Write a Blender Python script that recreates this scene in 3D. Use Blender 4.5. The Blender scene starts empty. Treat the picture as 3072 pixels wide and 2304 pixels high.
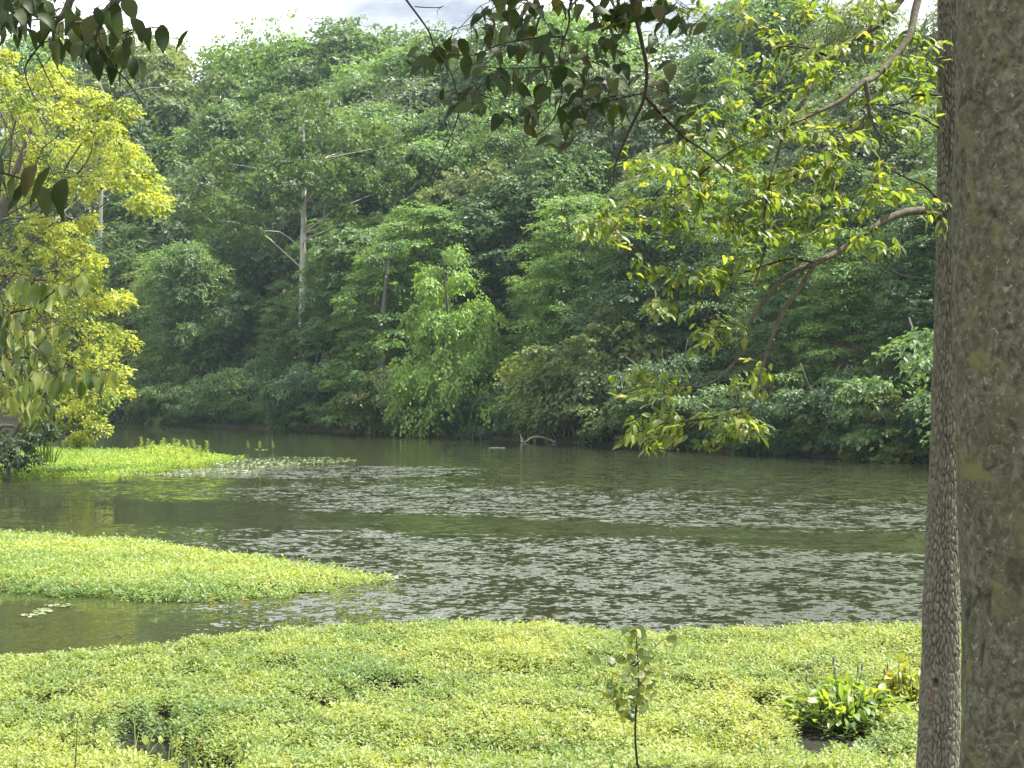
import bpy, math
import numpy as np
from mathutils import Vector, Matrix

# ------------------------------------------------------------------ camera, sky, sun, exposure
SC = bpy.context.scene
COL = SC.collection
F, W, H, CZ = 1500.0, 1024.0, 768.0, 3.0          # focal length in pixels, picture size, eye height over the water
cam = bpy.data.cameras.new('camera')
cam.sensor_width = 36.0
cam.lens = 36.0 * F / W
cam.clip_start, cam.clip_end = 0.1, 3000.0
cam_o = bpy.data.objects.new('camera', cam)
cam_o.location = (0, 0, CZ)
cam_o.rotation_euler = (math.radians(90), 0, 0)
COL.objects.link(cam_o)
SC.camera = cam_o

SUN_AZ, SUN_EL = math.radians(75), math.radians(58)      # azimuth from the view direction (+Y) towards +X
sun_dir = Vector((math.sin(SUN_AZ) * math.cos(SUN_EL), math.cos(SUN_AZ) * math.cos(SUN_EL), math.sin(SUN_EL)))
sun = bpy.data.lights.new('sun', 'SUN')
sun.energy = 5.0
sun.angle = math.radians(0.53)
sun.color = (1.0, 0.95, 0.84)
sun_o = bpy.data.objects.new('sun', sun)
sun_o.rotation_euler = (-sun_dir).to_track_quat('-Z', 'Y').to_euler()
sun_o.location = (30, 30, 60)
COL.objects.link(sun_o)

world = bpy.data.worlds.new('World')
SC.world = world
world.use_nodes = True
wn, wl = world.node_tree.nodes, world.node_tree.links
wn.clear()
sky = wn.new('ShaderNodeTexSky')
sky.sky_type = 'NISHITA'
sky.sun_disc = False
sky.sun_elevation = SUN_EL
sky.sun_rotation = SUN_AZ
sky.air_density = 1.0
sky.dust_density = 1.5
tc = wn.new('ShaderNodeTexCoord')
mp = wn.new('ShaderNodeMapping')
mp.inputs['Scale'].default_value = (1.0, 1.0, 2.2)
mp.inputs['Location'].default_value = (1.7, 0.4, 0.9)
wl.new(tc.outputs['Generated'], mp.inputs['Vector'])
cn = wn.new('ShaderNodeTexNoise')
cn.inputs['Scale'].default_value = 4.2
cn.inputs['Detail'].default_value = 7
cn.inputs['Roughness'].default_value = 0.62
cn.inputs['Distortion'].default_value = 0.5
wl.new(mp.outputs['Vector'], cn.inputs['Vector'])
cr = wn.new('ShaderNodeValToRGB')                       # how much cloud covers the blue
cr.color_ramp.elements[0].position = 0.25
cr.color_ramp.elements[0].color = (0.6, 0.6, 0.6, 1)
cr.color_ramp.elements[1].position = 0.50
cr.color_ramp.elements[1].color = (1, 1, 1, 1)
wl.new(cn.outputs['Fac'], cr.inputs['Fac'])
cc = wn.new('ShaderNodeValToRGB')                       # cloud colour from thin grey-blue to bright white
cc.color_ramp.elements[0].position = 0.32
cc.color_ramp.elements[0].color = (3.6, 4.0, 4.6, 1)
cc.color_ramp.elements[1].position = 0.54
cc.color_ramp.elements[1].color = (18.5, 18.8, 19.0, 1)
_m = cc.color_ramp.elements.new(0.44)
_m.color = (7.0, 7.3, 7.8, 1)
wl.new(cn.outputs['Fac'], cc.inputs['Fac'])
mx = wn.new('ShaderNodeMixRGB')
wl.new(cr.outputs['Color'], mx.inputs['Fac'])
wl.new(sky.outputs['Color'], mx.inputs['Color1'])
wl.new(cc.outputs['Color'], mx.inputs['Color2'])
bg = wn.new('ShaderNodeBackground')
bg.inputs['Strength'].default_value = 0.052
wl.new(mx.outputs['Color'], bg.inputs['Color'])
wo = wn.new('ShaderNodeOutputWorld')
wl.new(bg.outputs['Background'], wo.inputs['Surface'])

SC.view_settings.view_transform = 'Standard'
SC.view_settings.look = 'None'
SC.view_settings.exposure = 1.62
SC.view_settings.gamma = 1.0
SC.view_settings.use_curve_mapping = False
SC.render.engine = 'CYCLES'
cy = SC.cycles
cy.use_denoising = True
cy.denoising_prefilter = 'ACCURATE'
cy.denoising_input_passes = 'RGB_ALBEDO_NORMAL'
cy.max_bounces = 7
cy.diffuse_bounces = 3
cy.glossy_bounces = 3
cy.transmission_bounces = 5
cy.volume_bounces = 0
cy.caustics_reflective = False
cy.caustics_refractive = False
cy.sample_clamp_indirect = 6.0

# ------------------------------------------------------------------ helpers
rng = np.random.default_rng(11)
Z3 = np.array([0, 0, 1.0])

def P(px, py, d):
    """point at distance d along the view that the photograph shows at pixel (px, py) of 1024 x 768"""
    return np.array([(px - 512.0) / F * d, d, CZ - (py - 384.0) / F * d])

def norm(v):
    return v / np.maximum(np.linalg.norm(v, axis=-1, keepdims=True), 1e-9)

def vnoise(x, y, seed=0):
    """2-D value noise, 0..1"""
    xi, yi = np.floor(x).astype(np.int64), np.floor(y).astype(np.int64)
    fx, fy = x - xi, y - yi
    fx, fy = fx * fx * (3 - 2 * fx), fy * fy * (3 - 2 * fy)
    def h(a, b):
        n = (a * 374761393 + b * 668265263 + seed * 974711) & 0x7fffffff
        n = ((n ^ (n >> 13)) * 1274126177) & 0x7fffffff
        return ((n ^ (n >> 16)) & 0xffff) / 65535.0
    return (h(xi, yi) * (1 - fx) + h(xi + 1, yi) * fx) * (1 - fy) + (h(xi, yi + 1) * (1 - fx) + h(xi + 1, yi + 1) * fx) * fy

def fbm(x, y, seed=0, o=4):
    s, a, t = 0, 0.5, 0
    for k in range(o):
        s = s + a * vnoise(x * 2 ** k, y * 2 ** k, seed + 17 * k)
        t += a
        a *= 0.5
    return s / t

def np_mesh(name, V, Fc, tint=None, smooth=True, extra=None):
    V = np.ascontiguousarray(V, dtype=np.float32)
    Fc = np.ascontiguousarray(Fc, dtype=np.int32)
    k = Fc.shape[1]
    me = bpy.data.meshes.new(name)
    me.vertices.add(len(V))
    me.vertices.foreach_set('co', V.ravel())
    me.loops.add(Fc.size)
    me.loops.foreach_set('vertex_index', Fc.ravel())
    me.polygons.add(len(Fc))
    me.polygons.foreach_set('loop_start', np.arange(0, Fc.size, k, dtype=np.int32))
    me.update(calc_edges=True)
    if smooth:
        me.polygons.foreach_set('use_smooth', np.ones(len(Fc), dtype=bool))
    for nm, a in (('tint', tint),) + tuple((extra or {}).items()):
        if a is not None:
            at = me.attributes.new(nm, 'FLOAT', 'POINT')
            at.data.foreach_set('value', np.ascontiguousarray(a, dtype=np.float32))
    return me

def put(name, me, material=None, parent=None, loc=None):
    o = bpy.data.objects.new(name, me)
    COL.objects.link(o)
    if material is not None and me is not None and not me.materials:
        me.materials.append(material)
    if parent is not None:
        o.parent = parent
    if loc is not None:
        o.location = loc
    return o

def empty(name, loc, label, cat, group=None):
    o = bpy.data.objects.new(name, None)
    o.empty_display_size = 0.3
    o.location = loc
    COL.objects.link(o)
    o['label'] = label
    o['category'] = cat
    if group:
        o['group'] = group
    return o

def tag(o, label=None, cat=None, kind=None, group=None):
    for k, v in (('label', label), ('category', cat), ('kind', kind), ('group', group)):
        if v:
            o[k] = v
    return o

class Geo:
    """collects vertices and faces (all triangles or all quads) of one mesh"""
    def __init__(self):
        self.V, self.Fc, self.T, self.n = [], [], [], 0
    def add(self, V, Fc, T=None):
        V = np.asarray(V, dtype=float)
        self.V.append(V)
        self.Fc.append(np.asarray(Fc, dtype=np.int64) + self.n)
        self.T.append(np.zeros(len(V)) if T is None else np.asarray(T, dtype=float))
        self.n += len(V)
    def mesh(self, name, origin=(0, 0, 0), smooth=True):
        return np_mesh(name, np.concatenate(self.V) - np.asarray(origin), np.concatenate(self.Fc), np.concatenate(self.T), smooth)

def smooth_line(pts, rad, n=5):
    """Catmull-Rom through points with radii"""
    p = np.asarray(pts, float)
    r = np.asarray(rad, float)
    q = np.vstack([2 * p[0] - p[1], p, 2 * p[-1] - p[-2]])
    op, orr = [], []
    for i in range(len(p) - 1):
        a, b, c, d = q[i], q[i + 1], q[i + 2], q[i + 3]
        for t in np.linspace(0, 1, n, endpoint=False):
            op.append(0.5 * (2 * b + (c - a) * t + (2 * a - 5 * b + 4 * c - d) * t * t + (3 * b - a - 3 * c + d) * t ** 3))
            orr.append(r[i] * (1 - t) + r[i + 1] * t)
    op.append(p[-1])
    orr.append(r[-1])
    return np.array(op), np.array(orr)

def tube(g, pts, rad, sides=6):
    p = np.asarray(pts, float)
    r = np.asarray(rad, float)
    t = norm(np.gradient(p, axis=0))
    ref = np.array([0.31, 0.17, 0.94]) if abs(t[0][2]) < 0.8 else np.array([1.0, 0.2, 0.1])
    u = np.cross(t, ref)
    u = norm(u)
    v = np.cross(t, u)
    a = np.arange(sides) * 2 * math.pi / sides
    ring = p[:, None, :] + r[:, None, None] * (np.cos(a)[None, :, None] * u[:, None, :] + np.sin(a)[None, :, None] * v[:, None, :])
    V = np.vstack([ring.reshape(-1, 3), p[-1:] + t[-1:] * r[-1]])
    n, s = len(p), sides
    i = np.arange(n - 1)[:, None] * s
    j = np.arange(s)[None, :]
    j2 = (j + 1) % s
    q = np.stack([(i + j), (i + j2), (i + s + j2), (i + s + j)], -1).reshape(-1, 4)
    cap = np.array([[(n - 1) * s + k, (n - 1) * s + (k + 1) % s, n * s, n * s] for k in range(s)])
    tri = np.vstack([q[:, [0, 1, 2]], q[:, [0, 2, 3]], cap[:, :3]])
    g.add(V, tri)

def kite_leaves(base, D, N, L, Wd, fold=0.18):
    """flat folded leaves, two triangles each"""
    D = norm(D)
    B = norm(np.cross(N, D))
    N = np.cross(D, B)
    L, Wd = L[:, None], Wd[:, None]
    mid = base + D * L * 0.45
    V = np.stack([base, mid + B * Wd * 0.5 + N * Wd * fold, base + D * L - N * L * 0.12, mid - B * Wd * 0.5 + N * Wd * fold], 1)
    k = np.arange(len(base))[:, None] * 4
    Fc = np.stack([k + [0, 1, 2], k + [0, 2, 3]], 1).reshape(-1, 3)
    return V.reshape(-1, 3), Fc

# ------------------------------------------------------------------ materials
def new_mat(name):
    m = bpy.data.materials.new(name)
    m.use_nodes = True
    m.node_tree.nodes.clear()
    return m, m.node_tree.nodes, m.node_tree.links

def ramp(n, stops):
    r = n.new('ShaderNodeValToRGB')
    e = r.color_ramp.elements
    e[0].position, e[0].color = stops[0][0], (*stops[0][1], 1)
    e[1].position, e[1].color = stops[-1][0], (*stops[-1][1], 1)
    for p, c in stops[1:-1]:
        x = e.new(p)
        x.color = (*c, 1)
    return r

def math_node(n, l, op, a, b=None):
    m = n.new('ShaderNodeMath')
    m.operation = op
    for k, v in ((0, a), (1, b)):
        if v is None:
            continue
        if isinstance(v, (int, float)):
            m.inputs[k].default_value = v
        else:
            l.new(v, m.inputs[k])
    return m.outputs[0]

def leaf_mat(name, stops, trans=(1.25, 1.2, 0.55), tfac=0.4, rough=0.45, spec=0.35, objcol=False):
    """leaf: colour from the per-leaf tint (plus a per-object shift), light shines through"""
    m, n, l = new_mat(name)
    at = n.new('ShaderNodeAttribute')
    at.attribute_name = 'tint'
    oi = n.new('ShaderNodeObjectInfo')
    if objcol:
        val = at.outputs['Fac']
    else:
        val = math_node(n, l, 'FRACT', math_node(n, l, 'ADD', at.outputs['Fac'], math_node(n, l, 'MULTIPLY', oi.outputs['Random'], 0.999)))
    r = ramp(n, stops)
    l.new(val, r.inputs['Fac'])
    col = r.outputs['Color']
    if objcol:
        mm = n.new('ShaderNodeMixRGB')
        mm.blend_type = 'MULTIPLY'
        mm.inputs['Fac'].default_value = 1
        l.new(col, mm.inputs['Color1'])
        l.new(oi.outputs['Color'], mm.inputs['Color2'])
        col = mm.outputs['Color']
    pb = n.new('ShaderNodeBsdfPrincipled')
    pb.inputs['Roughness'].default_value = rough
    pb.inputs['Specular IOR Level'].default_value = spec
    l.new(col, pb.inputs['Base Color'])
    tm = n.new('ShaderNodeMixRGB')
    tm.blend_type = 'MULTIPLY'
    tm.inputs['Fac'].default_value = 1
    tm.inputs['Color2'].default_value = (*trans, 1)
    l.new(col, tm.inputs['Color1'])
    tb = n.new('ShaderNodeBsdfTranslucent')
    l.new(tm.outputs['Color'], tb.inputs['Color'])
    ms = n.new('ShaderNodeMixShader')
    ms.inputs['Fac'].default_value = tfac
    l.new(pb.outputs['BSDF'], ms.inputs[1])
    l.new(tb.outputs['BSDF'], ms.inputs[2])
    out = n.new('ShaderNodeOutputMaterial')
    l.new(ms.outputs['Shader'], out.inputs['Surface'])
    return m

def bark_mat(name, stops, scale=(8, 8, 2.5), bump=0.4, dist=0.01, rough=0.9, stain=None, noise2=None):
    m, n, l = new_mat(name)
    tcn = n.new('ShaderNodeTexCoord')
    mpn = n.new('ShaderNodeMapping')
    mpn.inputs['Scale'].default_value = scale
    l.new(tcn.outputs['Object'], mpn.inputs['Vector'])
    nz = n.new('ShaderNodeTexNoise')
    nz.inputs['Scale'].default_value = 1.0
    nz.inputs['Detail'].default_value = 8
    nz.inputs['Roughness'].default_value = 0.62
    nz.inputs['Distortion'].default_value = 0.6
    l.new(mpn.outputs['Vector'], nz.inputs['Vector'])
    r = ramp(n, stops)
    l.new(nz.outputs['Fac'], r.inputs['Fac'])
    col = r.outputs['Color']
    hgt = nz.outputs['Fac']
    if noise2:
        sc2, lo, hi, c2 = noise2
        for (sc2, lo, hi, c2) in noise2 if isinstance(noise2[0], tuple) else (noise2,):
            n2 = n.new('ShaderNodeTexNoise')
            n2.inputs['Scale'].default_value = sc2
            n2.inputs['Detail'].default_value = 6
            n2.inputs['Roughness'].default_value = 0.6
            n2.inputs['Distortion'].default_value = 0.8
            l.new(tcn.outputs['Object'], n2.inputs['Vector'])
            r2 = ramp(n, [(lo, (0, 0, 0)), (hi, (1, 1, 1))])
            l.new(n2.outputs['Fac'], r2.inputs['Fac'])
            mm = n.new('ShaderNodeMixRGB')
            l.new(r2.outputs['Color'], mm.inputs['Fac'])
            l.new(col, mm.inputs['Color1'])
            mm.inputs['Color2'].default_value = (*c2, 1)
            col = mm.outputs['Color']
    if stain:
        at = n.new('ShaderNodeAttribute')
        at.attribute_name = 'stain'
        mm = n.new('ShaderNodeMixRGB')
        l.new(at.outputs['Fac'], mm.inputs['Fac'])
        l.new(col, mm.inputs['Color1'])
        mm.inputs['Color2'].default_value = (*stain, 1)
        col = mm.outputs['Color']
    pb = n.new('ShaderNodeBsdfPrincipled')
    pb.inputs['Roughness'].default_value = rough
    pb.inputs['Specular IOR Level'].default_value = 0.2
    l.new(col, pb.inputs['Base Color'])
    bp = n.new('ShaderNodeBump')
    bp.inputs['Strength'].default_value = bump
    bp.inputs['Distance'].default_value = dist
    l.new(hgt, bp.inputs['Height'])
    l.new(bp.outputs['Normal'], pb.inputs['Normal'])
    out = n.new('ShaderNodeOutputMaterial')
    l.new(pb.outputs['BSDF'], out.inputs['Surface'])
    return m

M = {}
M['far_leaf'] = leaf_mat('far_leaf', [(0.0, (0.62, 0.72, 0.75)), (0.5, (1.0, 1.0, 1.0)), (0.85, (1.30, 1.28, 1.05)), (1.0, (1.55, 1.5, 1.15))], tfac=0.42, rough=0.48, spec=0.33, objcol=True)
M['yellow_leaf'] = leaf_mat('yellow_leaf', [(0.0, (0.080, 0.14, 0.032)), (0.4, (0.175, 0.245, 0.05)), (0.7, (0.31, 0.375, 0.075)), (1.0, (0.45, 0.45, 0.095))], trans=(1.32, 1.3, 0.62), tfac=0.5)
M['gum_leaf'] = leaf_mat('gum_leaf', [(0.0, (0.075, 0.125, 0.038)), (0.5, (0.13, 0.175, 0.045)), (0.85, (0.20, 0.24, 0.06)), (1.0, (0.30, 0.28, 0.09))], trans=(1.55, 1.65, 0.55), tfac=0.48, rough=0.42, spec=0.4)
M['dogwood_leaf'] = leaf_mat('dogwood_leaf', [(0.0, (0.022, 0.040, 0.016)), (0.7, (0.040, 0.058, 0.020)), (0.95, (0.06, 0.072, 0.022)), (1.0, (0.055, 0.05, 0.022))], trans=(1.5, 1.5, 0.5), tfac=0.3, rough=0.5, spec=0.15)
M['droop_leaf'] = leaf_mat('droop_leaf', [(0.0, (0.045, 0.08, 0.026)), (0.5, (0.11, 0.155, 0.045)), (1.0, (0.26, 0.29, 0.12))], trans=(1.5, 1.5, 0.5), tfac=0.35, rough=0.36, spec=0.5)
M['canopy_leaf'] = leaf_mat('canopy_leaf', [(0.0, (0.05, 0.075, 0.02)), (1.0, (0.09, 0.11, 0.03))], trans=(1.3, 1.3, 0.5), tfac=0.3)
M['mat_leaf'] = leaf_mat('mat_leaf', [(0.0, (0.060, 0.13, 0.065)), (0.28, (0.13, 0.20, 0.070)), (0.6, (0.21, 0.27, 0.085)), (0.93, (0.30, 0.335, 0.10)), (1.0, (0.30, 0.25, 0.12))], trans=(1.35, 1.3, 0.5), tfac=0.38, rough=0.5, spec=0.35, objcol=True)
M['sapling_leaf'] = leaf_mat('sapling_leaf', [(0.0, (0.08, 0.13, 0.05)), (0.6, (0.13, 0.18, 0.05)), (1.0, (0.24, 0.25, 0.05))], trans=(1.6, 1.5, 0.5), tfac=0.4)
M['pickerel_leaf'] = leaf_mat('pickerel_leaf', [(0.0, (0.11, 0.19, 0.08)), (0.5, (0.20, 0.28, 0.07)), (1.0, (0.32, 0.36, 0.07))], trans=(1.5, 1.5, 0.4), tfac=0.42, rough=0.3, spec=0.5)
M['yellowing_leaf'] = leaf_mat('yellowing_leaf', [(0.0, (0.16, 0.23, 0.05)), (0.5, (0.30, 0.33, 0.06)), (0.88, (0.42, 0.39, 0.07)), (1.0, (0.42, 0.30, 0.10))], trans=(1.2, 1.2, 0.5), tfac=0.4)
M['reed'] = leaf_mat('reed', [(0.0, (0.06, 0.12, 0.03)), (1.0, (0.13, 0.20, 0.05))], tfac=0.35)
M['gum_bark'] = bark_mat('gum_bark', [(0.3, (0.080, 0.076, 0.056)), (0.55, (0.16, 0.153, 0.12)), (0.75, (0.26, 0.25, 0.205))], scale=(45, 45, 22), bump=0.5, dist=0.004, stain=(0.19, 0.075, 0.05))
M['limb_bark'] = bark_mat('limb_bark', [(0.3, (0.045, 0.041, 0.030)), (0.7, (0.14, 0.13, 0.095))], scale=(50, 50, 30), bump=0.4, dist=0.004)
M['twig_bark'] = bark_mat('twig_bark', [(0.3, (0.020, 0.016, 0.013)), (0.7, (0.05, 0.038, 0.028))], scale=(60, 60, 60), bump=0.2, dist=0.002)
M['beech_bark'] = bark_mat('beech_bark', [(0.34, (0.040, 0.040, 0.026)), (0.48, (0.082, 0.081, 0.053)), (0.64, (0.14, 0.138, 0.095))], scale=(40, 40, 34), bump=0.35, dist=0.008,
                           noise2=((3.2, 0.50, 0.70, (0.075, 0.072, 0.042)), (48.0, 0.60, 0.67, (0.22, 0.22, 0.16)), (13.0, 0.58, 0.68, (0.045, 0.042, 0.026)), (6.0, 0.57, 0.70, (0.125, 0.128, 0.052))), stain=(0.02, 0.018, 0.015))
M['dead_bark'] = bark_mat('dead_bark', [(0.3, (0.17, 0.16, 0.145)), (0.7, (0.30, 0.285, 0.26))], scale=(3, 3, 1), bump=0.3, dist=0.03)
M['far_bark'] = bark_mat('far_bark', [(0.3, (0.07, 0.065, 0.055)), (0.7, (0.15, 0.14, 0.12))], scale=(3, 3, 1), bump=0.4, dist=0.05)
M['pale_bark'] = bark_mat('pale_bark', [(0.3, (0.30, 0.29, 0.25)), (0.7, (0.48, 0.46, 0.40))], scale=(2.5, 2.5, 1.5), bump=0.3, dist=0.03)
M['driftwood'] = bark_mat('driftwood', [(0.3, (0.34, 0.32, 0.29)), (0.7, (0.55, 0.53, 0.49))], scale=(3, 3, 3), bump=0.3, dist=0.02)
M['flower'] = bark_mat('flower', [(0.3, (0.10, 0.09, 0.13)), (0.7, (0.17, 0.15, 0.22))], scale=(150, 150, 150), bump=0.5, dist=0.004)
M['ground'] = bark_mat('ground', [(0.3, (0.035, 0.032, 0.018)), (0.6, (0.06, 0.055, 0.028)), (0.75, (0.045, 0.06, 0.022))], scale=(0.8, 0.8, 0.8), bump=0.5, dist=0.08)
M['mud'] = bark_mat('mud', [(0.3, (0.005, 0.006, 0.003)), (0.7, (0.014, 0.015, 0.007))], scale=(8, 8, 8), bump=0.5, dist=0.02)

def water_mat():
    m, n, l = new_mat('lake_water')
    g = n.new('ShaderNodeNewGeometry')
    sp = n.new('ShaderNodeSeparateXYZ')
    l.new(g.outputs['Position'], sp.inputs[0])
    # wind patches: bands that run obliquely over the lake, broken by slow noise
    wob = n.new('ShaderNodeTexNoise')
    wob.inputs['Scale'].default_value = 0.16
    wob.inputs['Detail'].default_value = 3
    mpw = n.new('ShaderNodeMapping')
    mpw.inputs['Scale'].default_value = (0.5, 1.3, 1)
    l.new(g.outputs['Position'], mpw.inputs['Vector'])
    l.new(mpw.outputs['Vector'], wob.inputs['Vector'])
    wv = math_node(n, l, 'MULTIPLY', math_node(n, l, 'SUBTRACT', wob.outputs['Fac'], 0.5), 9.0)
    q = math_node(n, l, 'ADD', math_node(n, l, 'ADD', sp.outputs['Y'], math_node(n, l, 'MULTIPLY', sp.outputs['X'], 0.43)), wv)
    q = math_node(n, l, 'DIVIDE', q, 100.0)
    G = lambda v: (v, v, v)
    rp = ramp(n, [(0.0, G(0.3)), (0.17, G(0.42)), (0.205, G(0.95)), (0.28, G(0.9)), (0.305, G(0.30)), (0.328, G(0.12)), (0.347, G(0.85)),
                  (0.372, G(1.0)), (0.42, G(0.62)), (0.46, G(0.35)), (0.56, G(0.15)), (0.64, G(0.07)), (1.0, G(0.06))])
    l.new(q, rp.inputs['Fac'])
    # shelter on the left side of the view and behind the floating plants
    ang = math_node(n, l, 'DIVIDE', sp.outputs['X'], sp.outputs['Y'])
    sh = n.new('ShaderNodeMapRange')
    sh.interpolation_type = 'SMOOTHSTEP'
    sh.inputs['From Min'].default_value = -0.27
    sh.inputs['From Max'].default_value = -0.06
    sh.inputs['To Min'].default_value = 0.16
    sh.inputs['To Max'].default_value = 1.0
    l.new(ang, sh.inputs['Value'])
    mask = math_node(n, l, 'MULTIPLY', rp.outputs['Color'], sh.outputs['Result'])
    # a ruffled streak by the left weed bed
    hx = math_node(n, l, 'DIVIDE', math_node(n, l, 'ADD', sp.outputs['X'], 6.5), 7.0)
    hy = math_node(n, l, 'DIVIDE', math_node(n, l, 'SUBTRACT', sp.outputs['Y'], 51.5), 5.0)
    rr = math_node(n, l, 'ADD', math_node(n, l, 'MULTIPLY', hx, hx), math_node(n, l, 'MULTIPLY', hy, hy))
    st = n.new('ShaderNodeMapRange')
    st.interpolation_type = 'SMOOTHSTEP'
    st.inputs['From Min'].default_value = 1.1
    st.inputs['From Max'].default_value = 0.2
    st.inputs['To Min'].default_value = 0.0
    st.inputs['To Max'].default_value = 1.0
    l.new(rr, st.inputs['Value'])
    mask = math_node(n, l, 'MAXIMUM', mask, st.outputs['Result'])
    def wave(sx, sy, rot, detail, rough):
        """slopes of one wave train: two independent noise channels, -0.5..0.5"""
        mpn = n.new('ShaderNodeMapping')
        mpn.inputs['Scale'].default_value = (sx, sy, 1)
        mpn.inputs['Rotation'].default_value = (0, 0, math.radians(rot))
        l.new(g.outputs['Position'], mpn.inputs['Vector'])
        t = n.new('ShaderNodeTexNoise')
        t.inputs['Scale'].default_value = 1
        t.inputs['Detail'].default_value = detail
        t.inputs['Roughness'].default_value = rough
        t.inputs['Distortion'].default_value = 0.3
        l.new(mpn.outputs['Vector'], t.inputs['Vector'])
        sv = n.new('ShaderNodeVectorMath')
        sv.operation = 'SUBTRACT'
        sv.inputs[1].default_value = (0.5, 0.5, 0.5)
        l.new(t.outputs['Color'], sv.inputs[0])
        return sv.outputs[0]
    va = n.new('ShaderNodeVectorMath')
    va.operation = 'MULTIPLY'
    va.inputs[1].default_value = (0.6, 1.9, 0.0)
    l.new(wave(7.5, 7.0, 6, 2, 0.6), va.inputs[0])
    vb = n.new('ShaderNodeVectorMath')
    vb.operation = 'MULTIPLY'
    vb.inputs[1].default_value = (0.3, 1.0, 0.0)
    l.new(wave(1.8, 1.9, -9, 1, 0.5), vb.inputs[0])
    vs = n.new('ShaderNodeVectorMath')
    l.new(va.outputs[0], vs.inputs[0])
    l.new(vb.outputs[0], vs.inputs[1])
    vo = n.new('ShaderNodeVectorMath')          # facets turned to the viewer fill more of a grazing view
    vo.inputs[1].default_value = (0, -0.05, 0)
    l.new(vs.outputs[0], vo.inputs[0])
    vm = n.new('ShaderNodeVectorMath')
    vm.operation = 'SCALE'
    l.new(vo.outputs[0], vm.inputs[0])
    l.new(mask, vm.inputs['Scale'])
    vz = n.new('ShaderNodeVectorMath')
    vz.inputs[1].default_value = (0, 0, 1)
    l.new(vm.outputs[0], vz.inputs[0])
    bp = n.new('ShaderNodeVectorMath')
    bp.operation = 'NORMALIZE'
    l.new(vz.outputs[0], bp.inputs[0])
    pb = n.new('ShaderNodeBsdfPrincipled')
    pb.inputs['Base Color'].default_value = (0.028, 0.032, 0.015, 1)
    pb.inputs['Roughness'].default_value = 0.04
    pb.inputs['IOR'].default_value = 1.4
    l.new(bp.outputs[0], pb.inputs['Normal'])
    out = n.new('ShaderNodeOutputMaterial')
    l.new(pb.outputs['BSDF'], out.inputs['Surface'])
    return m
M['water'] = water_mat()

# ------------------------------------------------------------------ shore, terrain, water
shore_px = [(100, 421), (150, 424), (220, 427), (330, 431), (400, 435), (463, 437), (540, 442), (620, 447), (694, 450), (780, 455), (860, 459), (925, 462), (1000, 466)]
SH = [(-140, 150), (-90, 146), (-60, 138), (-44, 129)]
for px, py in shore_px:
    d = F * CZ / (py - 384.0)
    SH.append(((px - 512) / F * d, d))
SH += [(24, 49), (31, 36), (36, 20), (40, 0), (42, -40)]
SH = np.array(SH)
SEG = np.linalg.norm(np.diff(SH, axis=0), axis=1)
CUM = np.concatenate([[0], np.cumsum(SEG)])

def shore_at(s):
    """point and inland normal at arc length s"""
    x, y = np.interp(s, CUM, SH[:, 0]), np.interp(s, CUM, SH[:, 1])
    x2, y2 = np.interp(s + 2, CUM, SH[:, 0]), np.interp(s + 2, CUM, SH[:, 1])
    t = np.array([x2 - x, y2 - y])
    t /= np.linalg.norm(t)
    return np.array([x, y]), np.array([-t[1], t[0]])

def inland(x, y):
    """signed distance from the far shore, positive on land"""
    best = np.full(np.shape(x), 1e9)
    sgn = np.ones(np.shape(x))
    for i in range(len(SH) - 1):
        a, b = SH[i], SH[i + 1]
        ab = b - a
        t = np.clip(((x - a[0]) * ab[0] + (y - a[1]) * ab[1]) / (ab @ ab), 0, 1)
        dx, dy = x - a[0] - t * ab[0], y - a[1] - t * ab[1]
        d = np.hypot(dx, dy)
        cr_ = ab[0] * dy - ab[1] * dx
        m = d < best
        best = np.where(m, d, best)
        sgn = np.where(m, np.sign(cr_), sgn)
    return best * sgn

def ground_z(x, y):
    x, y = np.asarray(x, float), np.asarray(y, float)
    s = inland(x, y)
    far = np.where(s < 0, np.maximum(-1.0, 0.25 * s), np.minimum(0.45 * s, 0.5) + np.where(s > 1, 21.0 * (1 - np.exp(-(s - 1) / 42.0)), 0))
    far = far + np.where(s > 3, (fbm(x * 0.08, y * 0.08, 5) - 0.5) * 2.0, 0)
    near = np.clip(1.4 * (1 - y / 11.5), -1.0, 1.6)
    left = np.clip((-0.385 * np.maximum(y, 12) + 0.5 - x) * 0.12, -1.0, 1.2) * np.clip((88 - y) / 10, 0, 1) - np.clip((y - 78) / 10, 0, 1)
    return np.maximum(np.maximum(far, near), left)

xs = np.unique(np.concatenate([np.linspace(-600, -130, 24), np.linspace(-130, 70, 160), np.linspace(70, 600, 24)]))
ys = np.unique(np.concatenate([np.linspace(-60, 0, 12), np.linspace(0, 180, 180), np.linspace(180, 900, 30)]))
X, Y = np.meshgrid(xs, ys)
Zt = ground_z(X, Y)
nx, ny = len(xs), len(ys)
i = (np.arange(ny - 1)[:, None] * nx + np.arange(nx - 1)[None, :]).ravel()
tag(put('ground', np_mesh('ground', np.stack([X, Y, Zt], -1).reshape(-1, 3), np.stack([i, i + 1, i + nx + 1, i + nx], -1)), M['ground']),
    'wooded lake bank rising behind the far shore', 'ground', 'structure')
wv_ = np.array([(-160, -40, 0), (60, -40, 0), (60, 170, 0), (-160, 170, 0)], float)
tag(put('water', np_mesh('water', wv_, [[0, 1, 2, 3]], smooth=False), M['water']), 'rippled olive green lake water', 'water', 'structure')

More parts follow.
